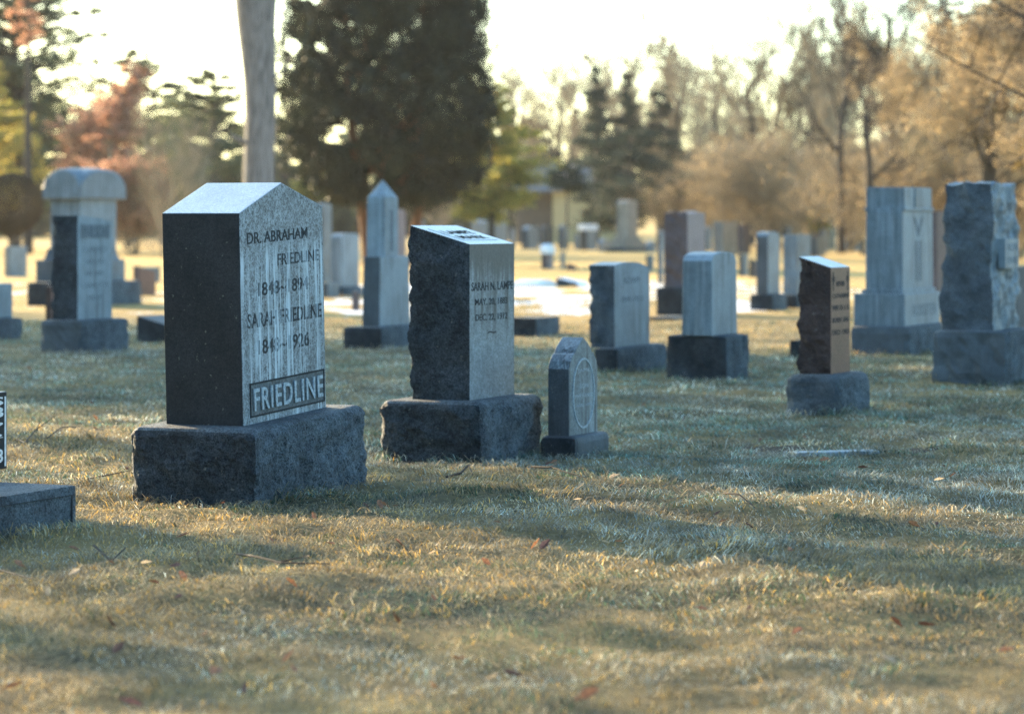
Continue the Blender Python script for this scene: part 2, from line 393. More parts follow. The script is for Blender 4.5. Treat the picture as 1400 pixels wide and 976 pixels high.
M_SNOW = simple('thin_snow', (.75, .78, .82), (.85, .86, .88), 6, .7)
# B: the big gabled monument
s = Stone('gabled_gravestone', 'big leaning gabled gravestone with black side and FRIEDLINE panel in front', 'gravestone', None, 180, 350, 501, 690, 22)
s.root.rotation_euler = (0, R(-2.4), R(90)-s.a); s.root.location.z += s.W/2*math.sin(R(2.4))
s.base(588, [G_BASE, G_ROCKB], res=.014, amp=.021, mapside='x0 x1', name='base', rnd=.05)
W, T, (lx, ly), Yn = s.fit(229, 334.5, 448)
z0 = s.bz-.006; z1 = gz(287, Yn)-.02
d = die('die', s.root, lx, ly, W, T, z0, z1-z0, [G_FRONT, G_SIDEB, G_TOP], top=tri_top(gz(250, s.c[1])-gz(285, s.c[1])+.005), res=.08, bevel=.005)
sp = (W, T, lx, ly, z0, z1-z0)
for t, a, b, c_, e, m in (('DR. ABRAHAM', .08, .80, .85, .905, M_INKD), ('FRIEDLINE', .43, .94, .735, .79, M_INKD), ('1848~1894', .2, .8, .60, .665, M_INKD),
                          ('SARAH FRIEDLINE', .07, .96, .455, .525, M_INKD), ('1848~1926', .19, .8, .325, .395, M_INKD)):
    letters(s.root, sp, t, a, b, c_, e, m, bold=.014)
plate(s.root, sp, .09, .965, .045, .19, granite('dark_panel_granite', (.15, .18, .20), (.03, .036, .042), .6, speck=120, stain=.3), .0012, 'name_panel', frame=.008, fm=M_INK, pr2=.004)
letters(s.root, sp, 'FRIEDLINE', .115, .945, .065, .17, M_PALE, depth=.006, proud=.009, name='raised_lettering', bold=.012, sp=1.16)
# C: slant top rough sided
s = Stone('slant_topped_gravestone', 'gravestone with rough black side and bright slanted top, second in the front row', 'gravestone', None, 520, 657, 740, 632, 22)
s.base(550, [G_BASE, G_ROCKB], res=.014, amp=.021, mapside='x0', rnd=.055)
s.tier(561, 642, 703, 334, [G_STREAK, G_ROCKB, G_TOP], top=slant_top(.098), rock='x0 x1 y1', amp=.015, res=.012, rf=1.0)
for t, a, b, c_, e in (('SARAH N. LAMPE', .04, .97, .70, .755), ('MAY. 20, 1883', .12, .84, .60, .65), ('DEC. 22, 1912', .13, .84, .50, .55), ('~', .4, .58, .42, .435)):
    letters(s.root, s.last, t, a, b, c_, e, M_INK, bold=.01)
# panel cut in the slanted top
Wd, Td, lx, ly, z0, H = s.last
def on_slant(u, v, off): return ((u-.5)*Wd+lx, (v-.5)*Td+ly, z0+H+.098*v+off)
vs = [on_slant(u, v, o) for o in (.0, .003) for (u, v) in ((.12, .2), (.88, .2), (.88, .8), (.12, .8))]
mesh_obj('top_panel', vs, [(4, 5, 6, 7), (0, 3, 2, 1), (0, 1, 5, 4), (1, 2, 6, 5), (2, 3, 7, 6), (3, 0, 4, 7)], G_TOP, s.root)
for t, a, b, c_, e in (('MARK', .2, .8, .25, .42), ('LAMPE', .2, .8, .5, .68)):
    o = letters(s.root, (Wd, .0, lx, ly, 0, 1), t, a, b, 0, 1, M_INK, name='top_lettering', bold=.02)
    for v in o.data.vertices:
        q_ = c_+(e-c_)*v.co.z; v.co = ((v.co.x), (q_-.5)*Td, z0+H+.098*q_+.0045)
# D: small gothic stone
s = Stone('pointed_gravestone', 'small dark pointed arch gravestone close beside the slant topped one', 'gravestone', None, 739, 787, 833, 622, 24)
s.base(597, [G_SIDE, G_DKBASE], res=.03, amp=.006, mapside='x0')
def goth(r):
    def f(u, v):
        t = 1-abs(2*u-1)
        k = t**.62
        return r*(k - .07*math.exp(-((t-.42)/.07)**2))
    return f
G_DARK = granite('dark_streaked_granite', (.24, .29, .32), (.06, .08, .095), .45, dripd=.9, drip=.35, bump=.12, stain=.4, speck=150)
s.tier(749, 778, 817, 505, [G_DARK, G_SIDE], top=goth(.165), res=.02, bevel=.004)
G4 = s.last
letters(s.root, G4, 'JAMES', .3, .8, .92, .99, M_PALE); letters(s.root, G4, 'SON', .38, .66, .70, .76, M_PALE); letters(s.root, G4, '1891-1902', .2, .86, .56, .61, M_PALE); letters(s.root, G4, 'AGED 11 YRS', .27, .8, .42, .46, M_PALE)
# carved oval
vs = []; fs = []; n_ = 40
for k in range(n_):
    t = 2*math.pi*k/n_
    for r in (1, 1.06):
        for y in (0, -.004): vs.append((math.cos(t)*.36*G4[0]*r, -G4[1]/2+.002+y-.002, G4[4]+G4[5]*(.62+.5*math.sin(t)*r)))
for k in range(n_):
    a, b = 4*k, 4*((k+1) % n_)
    fs += [(a+1, a+3, b+3, b+1), (a+3, a+2, b+2, b+3), (a, a+1, b+1, b)]
o = mesh_obj('oval_border', vs, fs, M_PALE, s.root); o.location = (G4[2], G4[3], 0)
# E
s = Stone('curved_top_gravestone', 'pale grey gravestone with rough side and softly curved top, right behind the small pointed one', 'gravestone', None, 812, 845, 912, 511, 24)
s.base(476, [G_BASE, G_DKBASE], res=.05, amp=.012, mapside='x0')
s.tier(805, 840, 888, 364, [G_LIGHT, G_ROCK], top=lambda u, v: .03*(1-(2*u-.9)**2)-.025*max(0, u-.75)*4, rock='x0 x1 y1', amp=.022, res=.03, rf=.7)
letters(s.root, s.last, 'ADAM', .25, .7, .78, .86, M_INKS); letters(s.root, s.last, '1849-1913', .2, .8, .55, .62, M_INKS)
# F
s = Stone('round_shouldered_gravestone', 'smooth white gravestone with rounded top on a large black rough base', 'gravestone', None, 911, 994, 1024, 518, 24)
s.base(459, [G_BASE, G_DKBASE], res=.05, amp=.018, mapside='x0')
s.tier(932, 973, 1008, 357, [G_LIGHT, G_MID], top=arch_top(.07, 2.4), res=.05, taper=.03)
# G
s = Stone('brown_slant_gravestone', 'brown granite gravestone with slanted top and jagged side, alone on a mossy base', 'gravestone', None, 1076, 1147, 1187, 567, 24)
s.base(513, [G_BASE, G_ROCK], res=.022, amp=.016, mapside='x0', rnd=.06)
s.tier(1092, 1136, 1162, 366, [G_RED, G_REDROCK, G_TOP], top=slant_top(.07), rock='x0 x1 y1', amp=.021, res=.016, rf=1.0)
for t, a, b, c_, e in (('MOTHER', .28, .72, .82, .87), ('CATHARINE', .08, .95, .71, .755), ('WIFE OF A. B.', .06, .95, .595, .645), ('BORN 1841', .08, .93, .48, .53), ('DIED 1903', .06, .95, .365, .415), ('O', .06, .2, .86, .92), ('O', .8, .94, .86, .92), ('I', .1, .14, .78, .96), ('I', .86, .9, .78, .96)):
    letters(s.root, s.last, t, a, b, c_, e, M_INK, bold=.02)
# H
s = Stone('square_monument', 'tall white square monument with moulded cap and stepped base', 'monument', None, 1163, 1243, 1299, 486, 24)
s.base(447, [G_BASE, G_SIDE], res=.06, amp=.016, mapside='x0')
s.tier(1167, 1237, 1285, 402, [G_LIGHT, G_MID], res=.1, name='plinth')
letters(s.root, s.last, 'ROSSITER', .22, .9, .3, .65, M_INKS, name='name_lettering'); 
s.tier(1178, 1235, 1279, 396, [G_LIGHT, G_MID], res=.1, name='step')
s.tier(1183, 1234, 1276, 288, [G_LIGHT, G_MID], res=.2, name='die', taper=.02)
letters(s.root, s.last, 'V', .36, .66, .66, .92, M_INKS, name='carving'); letters(s.root, s.last, 'II', .42, .6, .1, .62, M_INKS, name='carving')
s.tier(1181, 1236.5, 1277, 284, [G_LIGHT, G_MID], res=.2, name='moulding')
s.tier(1184, 1236, 1274, 256, [G_LIGHT, G_MID], res=.2, name='cap')
Wc, Tc, lx, ly, z0, H = s.last
plate(s.root, s.last, .36, .62, .02, .97, G_MID, .012, 'cap_rib')
# I
s = Stone('rough_boulder_monument', 'huge rough hewn grey stone with a small pale plaque, on a black streaked block', 'monument', None, 1276, 1374, 1420, 526, 24)
s.base(453, [G_BASE, G_SIDE], res=.05, amp=.022, mapside='x0')
s.tier(1285, 1358, 1392, 250, [G_MID, G_ROCK], rock='x0 x1 y1 y0 z1', amp=.035, res=.03, taper=.09, rf=.45)
plate(s.root, s.last, .25, .80, .42, .62, G_LIGHT, .045, 'plaque')
Wd, Td, lx, ly, z0, H = s.last
letters(s.root, (Wd, Td+.09, lx, ly, z0, H), 'ALLEN', .33, .75, .54, .59, M_INKS); letters(s.root, (Wd, Td+.09, lx, ly, z0, H), '1848', .36, .72, .45, .50, M_INKS)
# J obelisk
s = Stone('obelisk', 'tall pale pointed obelisk on a flared pedestal', 'obelisk', None, 469, 522, 578, 476, 24)
s.base(447, [G_BASE, G_DKBASE], res=.05, amp=.012, mapside='x0')
s.tier(495, 519, 561, 351, [G_LIGHT, G_SIDE], res=.1, name='pedestal', taper=.06)
s.tier(501, 526, 545, 271, [G_LIGHT, G_LIGHT], res=.1, name='shaft', taper=.03)
Ws, Ts, lx, ly, z0, H = s.last
letters(s.root, s.last, 'I', .4, .6, .1, .8, M_INKS, name='carving')
zt = z0+H
die('point', s.root, lx, ly, Ws*.97, Ts*.97, zt-.002, .012, [G_LIGHT], top=pyr_top((271-246)/4000*s.c[1]), res=.02, bevel=0)
# K
s = Stone('rough_sided_gravestone', 'gravestone with raised WILSON heading and rough dark side, in front of the domed monument', 'gravestone', None, 55, 112, 176, 482, 24)
s.base(438, [G_BASE, G_SIDE], res=.05, amp=.015, mapside='x0')
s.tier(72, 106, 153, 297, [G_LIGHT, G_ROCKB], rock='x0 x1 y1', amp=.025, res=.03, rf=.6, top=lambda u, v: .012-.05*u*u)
plate(s.root, s.last, .09, .93, .79, .93, G_MID, .004, 'heading_band')
letters(s.root, s.last, 'WILSON', .14, .88, .80, .92, M_INKS, proud=.008, name='raised_lettering', bold=.02)
for t, a, b, c_ in (('CLARENCE', .15, .85, .66), ('1852-1913', .25, .8, .54), ('HIS WIFE', .25, .75, .43), ('CHARLOTTE', .12, .9, .31), ('1857-', .3, .75, .19)):
    letters(s.root, s.last, t, a, b, c_, c_+.05, M_INKS)
# L domed
s = Stone('domed_monument', 'large blue grey monument with an arched domed cap, tallest at the far left side', 'monument', None, 37, 101, 194, 420, 24)
s.base(386, [G_BASE, G_DKBASE], res=.08, amp=.012, mapside='x0')
s.tier(49, 103, 171, 356, [G_MID, G_SIDE], res=.1, name='plinth')
s.tier(58, 106, 165, 340, [G_MID, G_SIDE], res=.05, name='flare', taperfn=lambda w_: 1-.12*np.sqrt(w_))
s.tier(69, 109, 159, 272, [G_LIGHT, G_MID], res=.1, name='die')
def dome(r):
    def f(u, v):
        A = max(0, 1-abs(2*u-1)**2)**.5; B = max(0, 1-abs(2*v-1)**2)**.5
        return r*(max(A, B)*.88+.12*min(A, B))
    return f
s.tier(57, 110, 173, 260, [G_MID, G_MID], res=.06, name='domed_cap', top=dome((260-229)/4000*s.c[1]), bevel=.02)
# other stones: (name,label,cat, xl,xn,xr,yb, ytop, base(xl,xn,xr,ytop) or None, front mat, side mat, top, rock)
def simple_stone(name, label, xl, xn, xr, yb, ytop, mf, ms, top=None, rock='', cat='gravestone', base=None, group=None, bm=None, a=24, amp=.02, taper=0, res=.08):
    if base:
        s = Stone(name, label, cat, group, base[0], base[1], base[2], yb, a)
        s.base(base[3], bm or [G_BASE, G_DKBASE], res=.09, amp=.012, mapside='x0')
        s.tier(xl, xn, xr, ytop, [mf, ms], top=top, rock=rock, amp=amp, taper=taper, res=res)
    else:
        s = Stone(name, label, cat, group, xl, xn, xr, yb, a)
        die(name+'_block', s.root, 0, 0, s.W, s.T, -.06, s.z(ytop, s.Y)+.06, [mf, ms], top=top, rock=rock, amp=amp, taper=taper, res=res, seed=hash_name(label))
        children(s.root)[-1].name = 'block'
        s.last = (s.W, s.T, 0, 0, 0, s.z(ytop, s.Y)); s.bz = s.z(ytop, s.Y)
    return s
FG = 'distant gravestones across the lawn'
simple_stone('gravestone', 'pale gravestone on dark base cut off by the left edge, beyond the lawn', -34, -6, 17, 465, 388, G_LIGHT, G_MID, base=(-50, -4, 31, 435))
simple_stone('block_gravestone', 'small pale square gravestone standing alone in the sun near the clipped round bush', 6, 13, 37, 379, 337, G_LIGHT, G_MID)
simple_stone('slant_gravestone', 'small reddish slanted gravestone right of the domed monument', 182, 190, 213, 405, 372, G_RED, G_MAUVED, top=lambda u, v: .10*(1-u))
simple_stone('slant_gravestone', 'small grey gravestone just behind the reddish slanted one', 187, 198, 219, 385, 366, G_MID, G_SIDE)
simple_stone('narrow_gravestone', 'narrow reddish gravestone peeping out behind the WILSON stone', 62, 70, 88, 442, 391, G_RED, G_REDROCK)
simple_stone('wedge_gravestone', 'low dark wedge shaped marker partly hidden by the big gabled gravestone', 187, 236, 270, 468, 447, G_SIDE, G_DKBASE, top=slant_top(.11))
simple_stone('tall_gravestone', 'tall slim grey gravestone just right of the big gabled one', 431, 441, 454, 386, 281, G_MID, G_SIDE, top=arch_top(.05))
simple_stone('gravestone', 'grey gravestone with rounded shoulders between the gabled one and the obelisk', 452, 467, 491, 406, 324, G_LIGHT, G_MID, base=(450, 468, 497, 392), top=arch_top(.06, 3))
simple_stone('low_marker', 'low grey block marker beside the gabled gravestone, on snow', 440, 448, 464, 408, 387, G_MID, G_SIDE)
simple_stone('pink_pillar', 'slim pinkish pillar standing behind the obelisk', 538, 544, 555, 366, 291, G_MAUVE, G_MAUVED, top=arch_top(.1, 2))
simple_stone('stub_post', 'short brown stub marker left of the obelisk', 481, 487, 492, 425, 399, G_MAUVED, G_MAUVED)
simple_stone('low_block_marker', 'low dark block with bright frosted top right of the slant topped gravestone', 690, 733, 765, 458, 435, G_BASE, G_DKBASE, rock='x0 x1 y0 y1', amp=.006)
simple_stone('hipped_gravestone', 'broad pale gravestone with hipped top under the yellow green pine', 644, 664, 694, 337, 304, G_LIGHT, G_LIGHT, top=lambda u, v: .3*min(1, min(u, 1-u)*3.2), group=FG)
simple_stone('gravestone', 'far rounded grey gravestone left of the pale building', 713, 722, 737, 340, 314, G_LIGHT, G_SIDE, top=arch_top(.16, 2), group=FG)
simple_stone('gravestone', 'far slim white gravestone below the yellow green pine', 697, 700, 705, 340, 312, G_LIGHT, G_LIGHT, group=FG)
simple_stone('gravestone', 'far dark gravestone directly against the left corner of the pale building', 738, 746, 757, 338, 311, G_SIDE, G_SIDE, top=arch_top(.1, 2), group=FG)
s = simple_stone('capped_post', 'mauve squat marker with snow white cap in the sunlit lane', 740, 749, 757, 369, 347, G_MAUVE, G_MAUVED, group=FG)
s.tier(738, 749, 759, 340, [M_SNOW, M_SNOW], name='cap', top=arch_top(.12, 2), bevel=.02)
simple_stone('gravestone', 'far rounded gravestone in front of the pale building wall', 763, 769, 777, 341, 312, G_MID, G_SIDE, top=arch_top(.12, 2), group=FG)
simple_stone('thin_post', 'thin pale post right of the mauve squat marker', 766, 769, 773, 368, 344, G_TAN, G_MID, group=FG)
simple_stone('slant_marker', 'tiny dark slanted marker beside the thin pale post', 774, 781, 789, 371, 365, G_MAUVED, G_MAUVED, top=lambda u, v: .08*(1-u), group=FG)
s = simple_stone('capped_pillar', 'dark pillar with broad white cap by the right corner of the pale building', 793, 803, 816, 342, 315, G_LIGHT, G_BLACK, group=FG)
s.tier(790, 801, 818, 307, [M_SNOW, M_SNOW], name='cap', bevel=.02)
simple_stone('gravestone', 'far little pale gravestone touching the dark pillar with white cap', 785, 789, 793, 341, 320, G_LIGHT, G_MID, group=FG)
simple_stone('urn_marker', 'small white rounded marker between the dark pillar and the stepped column', 817, 824, 833, 344, 333, G_LIGHT, G_MID, top=arch_top(.2, 2), group=FG)
s = Stone('stepped_column', 'far tan column monument on broad steps in front of the dark conifers', 'monument', FG, 826, 852, 888, 345)
s.base(339, [G_SIDE, G_DKBASE], res=.2, amp=.01, mapside='x0')
s.tier(833, 856, 882, 330, [G_TAN, G_TAN], name='step', res=.3)
s.tier(838, 857, 877, 324, [G_TAN, G_TAN], name='step', res=.3)
s.tier(843, 858, 872, 282, [G_TAN, G_TAN], name='shaft', res=.3, taper=.06)
s.tier(843, 858, 872, 277, [G_TAN, G_TAN], name='cap', res=.3, top=arch_top(.1, 2))
simple_stone('urn_marker', 'little white domed marker left of the red brown gravestone', 882, 889, 898, 345, 336, G_LIGHT, G_MID, top=arch_top(.2, 2), group=FG)
simple_stone('stub_post', 'short blue grey post left of the red brown gravestone', 883, 888, 894, 371, 349, G_MID, G_SIDE, group=FG)
simple_stone('thin_post', 'thin tall blue grey post touching the red brown gravestone', 899, 903, 907, 388, 323, G_MID, G_SIDE)
s = Stone('red_gravestone', 'tall red brown gravestone on a black base beyond the white rounded one', 'gravestone', None, 897, 944, 972, 431)
s.base(393, [G_DKBASE, G_DKBASE], res=.07, amp=.01)
s.tier(908, 940, 964, 291, [G_MAUVE, G_MAUVED], rock='x0 x1 z1', amp=.03, res=.06)
simple_stone('ledger_slab', 'thin dark slab on the snow below the red brown gravestone', 886, 920, 950, 438, 434, G_SIDE, G_DKBASE, cat='grave slab')
simple_stone('gravestone', 'far tan and grey gravestone right of the red brown one', 975, 988, 1008, 350, 303, G_TAN, G_MID, group=FG)
simple_stone('gravestone', 'far dark brown gravestone beside the tan and grey one', 1008, 1017, 1026, 347, 307, G_MAUVED, G_MAUVED, group=FG)
simple_stone('stub_post', 'small blue grey marker below the dark brown far gravestone', 1010, 1016, 1023, 378, 348, G_MID, G_SIDE, group=FG)
simple_stone('slant_marker', 'dark leaning marker just left of the paired gravestones', 1024, 1030, 1040, 380, 362, G_MAUVED, G_BLACK, top=lambda u, v: .12*(1-u), group=FG)
simple_stone('paired_gravestone', 'smooth round topped gravestone, left one of the pair on the snow', 1034, 1050, 1066, 425, 323, G_LIGHT, G_SIDE, top=arch_top(.06, 3), base=(1025, 1057, 1076, 402))
simple_stone('paired_gravestone', 'rough faced gravestone, right one of the pair on the snow', 1071, 1089, 1109, 422, 321, G_MID, G_MID, rock='x0 x1 y0', base=(1064, 1090, 1118, 403), amp=.02)
simple_stone('gravestone', 'far bluish gravestone right behind the rough faced one of the pair', 1108, 1117, 1128, 351, 324, G_MID, G_SIDE, group=FG)
simple_stone('gravestone', 'far pale upright gravestone in front of the small yellow green shrub', 1122, 1127, 1133, 345, 313, G_LIGHT, G_MID, group=FG)
simple_stone('gravestone', 'far pale gravestone left of the tall white square monument', 1164, 1169, 1176, 343, 319, G_LIGHT, G_MID, group=FG)
simple_stone('gravestone', 'far black gravestone touching the tall white square monument', 1176, 1180, 1185, 349, 327, G_BLACK, G_BLACK, group=FG)
simple_stone('gravestone', 'far low white marker on a snowy rise left of the square monument', 1146, 1151, 1158, 341, 331, G_LIGHT, G_MID, group=FG)
simple_stone('low_marker', 'low black block just left of the brown slant topped gravestone', 1080, 1096, 1112, 489, 466, G_DKBASE, G_DKBASE, rock='x0 y0', amp=.01)
s = simple_stone('red_pillar', 'dark reddish pillar squeezed between the square monument and the rough boulder stone', 1262, 1281, 1296, 420, 289, G_MAUVED, G_MAUVED)
simple_stone('slate_gravestone', 'dark slate gravestone at the right edge behind the rough boulder stone', 1372, 1390, 1425, 458, 365, G_SIDE, G_SIDE)
simple_stone('ledger_slab', 'flat snowy slab in the sunlit lane, left one of two', 700, 735, 762, 394, 390, M_SNOW, G_SIDE, cat='grave slab', top=lambda u, v: .1*math.sin(math.pi*u))
simple_stone('ledger_slab', 'flat snowy slab with dark edge in the sunlit lane, right one of two', 760, 790, 803, 393, 387, M_SNOW, G_BLACK, cat='grave slab', top=slant_top(.1))
simple_stone('gravestone', 'far grey gravestone seen just over the slant topped gravestone', 590, 598, 610, 338, 301, G_MID, G_SIDE, group=FG)
simple_stone('gravestone', 'far narrow gravestone close behind the left top of the slant topped gravestone', 566, 571, 580, 345, 303, G_LIGHT, G_SIDE, top=arch_top(.1), group=FG)
simple_stone('gravestone', 'tiny far white gravestone left of the rusty shrub foot', 150, 154, 160, 333, 318, G_LIGHT, G_MID, group=FG)
simple_stone('gravestone', 'tiny far white gravestone between domed monument and gabled gravestone', 178, 183, 190, 332, 316, G_LIGHT, G_MID, group=FG)
simple_stone('gravestone', 'far low grey gravestone between the white rounded one and the pair', 1040, 1046, 1053, 341, 326, G_MID, G_SIDE, group=FG)
simple_stone('gravestone', 'far slim pale gravestone just left of the dark brown far one', 1128, 1131, 1137, 338, 318, G_TAN, G_MID, group=FG)
for px, y0_, y1_, lab in ((925, 318, 344, 'far small gravestone hidden half behind the red brown gravestone'), (967, 312, 343, 'far small gravestone touching the tan and grey one'), (1078, 312, 342, 'far gravestone glimpsed above the pair on the snow'),
        (1157, 318, 338, 'far small gravestone among the tree trunks left of the square monument'), (1102, 330, 344, 'far low gravestone behind the right one of the pair'), (628, 312, 340, 'far gravestone left of the hipped one'), (1192, 322, 343, 'far gravestone partly behind the square monument'),
        (905, 318, 343, 'far gravestone at the left side of the red brown gravestone'), (398, 312, 336, 'far gravestone hidden behind the gabled gravestone'), (862, 322, 336, 'far gravestone on the steps side of the tan column'), (225, 314, 334, 'tiny far gravestone by the pale bare shrub')):
    simple_stone('gravestone', lab, px-6, px-1, px+7, y1_, y0_, G_LIGHT if px % 2 else G_MID, G_SIDE, top=arch_top(.08), group=FG)
# A: left edge monument
s = Stone('black_lettered_gravestone', 'black gravestone with white carving on a low wide base cut off by the left edge', 'gravestone', None, -330, -80, 104, 757, 24)
s.base(690, [G_BASE, G_SIDE], res=.03, amp=.004, rock='x0 y0', rnd=.012)
s.last0 = (s.W, s.T, 0, 0, -.02, s.bz+.02)
ms_ = simple('groove', (.02, .025, .03), (.03, .035, .04))
plate(s.root, s.last0, .03, .97, .80, .815, ms_, .0075, 'groove'); plate(s.root, s.last0, .955, .962, .0, .80, ms_, .0075, 'groove')
bz = s.bz
Yd = 12.62; Xd = gx(10, Yd); sa, ca = math.sin(s.a), math.cos(s.a)
Wd, Td = .75, .2
cx = Xd-Wd/2*sa-Td/2*ca; cy = Yd-Wd/2*ca+Td/2*sa
dx, dy = cx-s.c[0], cy-s.c[1]; lx = dx*sa+dy*ca; ly = -dx*ca+dy*sa
zt = gz(534, Yd)
die('die', s.root, lx, ly, Wd, Td, bz-.003, zt-bz, [G_BLACK, G_SIDEB], res=.1, top=lambda u, v: .0)
s4 = (Wd, Td, lx, ly, bz, zt-bz)
plate(s.root, s4, .97, .985, .03, .93, M_WHITE, .002, 'white_border')
for t, a, b, c_, e in (('S', .84, .96, .82, .93), ('3', .84, .96, .66, .8), ('1909', .6, .955, .55, .6), ('1882', .6, .955, .40, .45), ('88', .8, .955, .08, .26)):
    letters(s.root, s4, t, a, b, c_, e, M_WHITE, bold=.02)
# flat marker
s = Stone('flat_marker', 'flat pale stone marker sunk in the grass beside worn earth', 'grave marker', None, 1078, 1090, 1204, 625, 72)
die('slab', s.root, 0, 0, s.W, s.T, -.06, .068, [G_LIGHT, G_LIGHT], res=.1)
s.root.location.z = .016
vs = []; fs = []; nn = 28
for a in range(nn+1):
    for b in range(13):
        t = 2*math.pi*a/nn; r = b/12*(1+.22*math.sin(3*t+1)+.13*math.sin(7*t)); x_ = 1.72+.62*r*math.cos(t); y_ = 16.15+.42*r*math.sin(t)
        vs.append((x_, y_, float(ground_h(x_, y_))+.008*(1-b/12)+.014*mn.noise(Vector((x_*14, y_*14, 0)))*(1-b/12)+.001))
for a in range(nn):
    for b in range(12): fs.append((a*13+b, a*13+b+1, (a+1)*13+b+1, (a+1)*13+b))
tag(mesh_obj('bare_soil', vs, fs, simple('bare_soil', (.02, .015, .011), (.065, .048, .032), 40, .95, .8), smooth=True), 'worn patch of bare dark soil behind the flat marker', None, None, 'structure')
# ---------------------------------------------------------------- vegetation tools
def tubes(name, segs, mat_, parent, sides=None):
    """segs: array n x 8 (p0, p1, r0, r1)"""
    S = np.asarray(segs, float); obs = []
    V = []; F = []; off = 0
    r = S[:, 6]
    for lo, hi, ns in ((.09, 9, 9), (.03, .09, 5), (0, .03, 3)):
        s_ = S[(r >= lo) & (r < hi)]
        if not len(s_): continue
        d = s_[:, 3:6]-s_[:, 0:3]; L = np.linalg.norm(d, axis=1, keepdims=True)+1e-9; d = d/L
        up = np.where(np.abs(d[:, 2:3]) > .9, np.array([[1., 0, 0]]), np.array([[0, 0, 1.]]))
        a = np.cross(d, up); a /= np.linalg.norm(a, axis=1, keepdims=True)+1e-9; b = np.cross(d, a)
        t = np.arange(ns)*2*np.pi/ns
        ring = a[:, None, :]*np.cos(t)[None, :, None]+b[:, None, :]*np.sin(t)[None, :, None]
        p0 = s_[:, None, 0:3]+ring*s_[:, None, 6:7]; p1 = s_[:, None, 3:6]+ring*s_[:, None, 7:8]
        vv = np.concatenate([p0, p1], 1).reshape(-1, 3); n = len(s_)
        k = np.arange(ns); k2 = (k+1) % ns
        fq = np.stack([k, k2, k2+ns, k+ns], 1)[None]+(np.arange(n)*2*ns)[:, None, None]+off
        V.append(vv); F.append(fq.reshape(-1, 4)); off += len(vv)
    return mesh_obj(name, np.concatenate(V), np.concatenate(F), mat_, parent, smooth=True)
def rot_about(d, ang, rng):
    up = Vector((rng.gauss(0, 1), rng.gauss(0, 1), rng.gauss(0, 1))); ax = d.cross(up)
    if ax.length < 1e-4: ax = Vector((1, 0, 0))
    from mathutils import Quaternion
    return Quaternion(ax.normalized(), ang) @ d
def grow(segs, tips, p, d, L, r, lv, P, rng):
    n = P['n'][min(lv, len(P['n'])-1)]; st = L/n; kids = P['kids'][min(lv, len(P['kids'])-1)]
    pts = []
    r0 = r
    for i in range(n):
        d = (d+Vector((rng.gauss(0, 1), rng.gauss(0, 1), rng.gauss(0, 1)))*P['wob']+Vector((0, 0, 1))*P['up'][min(lv, len(P['up'])-1)]).normalized()
        r1 = r0+(r*P['tip']-r)*(1/n)
        q_ = p+d*st; segs.append((*p, *q_, max(r0, P.get('minr', .004)), max(r1, P.get('minr', .004)))); pts.append((p.copy(), d.copy(), r0, (i+.5)/n)); p = q_; r0 = r1
    if lv >= P['lv']:
        tips.append(p.copy()); return
    for k in range(kids):
        f = P['start'] + (1-P['start'])*(k+rng.random())/kids if lv == 0 else .15+.85*(k+rng.random())/kids
        i = min(n-1, int(f*n)); b, bd, br, _ = pts[i]
        b = b+bd*st*(f*n-i)
        sc_ = P['len'][min(lv, len(P['len'])-1)]*(1.1-.45*f if lv == 0 else 1.05-.45*f)*rng.uniform(.75, 1.15)
        nd = rot_about(bd, R(rng.uniform(*P['ang'])), rng)
        grow(segs, tips, b, nd, L*sc_, br*P['rad']*rng.uniform(.8, 1), lv+1, P, rng)
def quads(c, size, rng, aspect=.5, up=0.0):
    n = len(c); a = rng.normal(size=(n, 3)); a[:, 2] += up; a /= np.linalg.norm(a, axis=1, keepdims=True)
    b = rng.normal(size=(n, 3)); b -= (a*b).sum(1, keepdims=True)*a; b /= np.linalg.norm(b, axis=1, keepdims=True)
    s_ = size*rng.uniform(.6, 1.3, (n, 1)); a = a*s_; b = b*s_*aspect
    V = np.stack([c-a, c-b*.9+a*.1, c+a, c+b+a*.05], 1).reshape(-1, 3)
    return V, (np.arange(n)*4)[:, None]+np.arange(4)[None]
def leafmesh(name, c, size, m, parent, rng, aspect=.5, up=0.0):
    V, F = quads(c, size, rng, aspect, up); return mesh_obj(name, V, F, m, parent)
def clumps(cent, rad, n, rng, flat=1.0):
    c = np.repeat(cent, n, axis=0); d = rng.normal(size=c.shape); d /= np.linalg.norm(d, axis=1, keepdims=True)
    rr = np.asarray(rad); rr = np.repeat(rr, n) if rr.ndim else np.full(len(c), float(rr))
    return c+d*(rr*rng.random(len(c))**.5)[:, None]*np.array([1, 1, flat])
BARK_D = simple('dark_bark', (.035, .03, .026), (.08, .07, .06), 6, .9, .6, (6, 6, 1))
BARK_G = simple('grey_bark', (.075, .07, .065), (.27, .25, .235), 3, .9, 1.0, (9, 9, .8))
BARK_T = simple('tan_twigs', (.17, .14, .10), (.34, .285, .19), 3, .85)
BARK_P = simple('pale_twigs', (.20, .17, .12), (.34, .28, .19), 3, .85)
BARK_R = simple('reddish_bark', (.11, .06, .035), (.22, .11, .06), 4, .9, .6, (6, 6, 1))
L_JUN = leafmat('juniper_foliage', [(.012, .021, .010), (.020, .029, .013), (.038, .038, .018)], .12)
L_PINE = leafmat('pine_needles', [(.04, .065, .04), (.08, .11, .05), (.16, .15, .06)], .45)
L_YEL = leafmat('yellow_green_needles', [(.14, .18, .04), (.34, .32, .08), (.60, .44, .12)], .6)
L_ORG = leafmat('rusty_leaves', [(.20, .08, .035), (.52, .27, .17), (.62, .38, .25)], .65)
L_BRZ = leafmat('bronze_leaves', [(.17, .135, .085), (.32, .245, .14), (.46, .34, .19)], .55)
L_GOLD = leafmat('golden_leaves', [(.35, .22, .03), (.5, .33, .04)], .5)
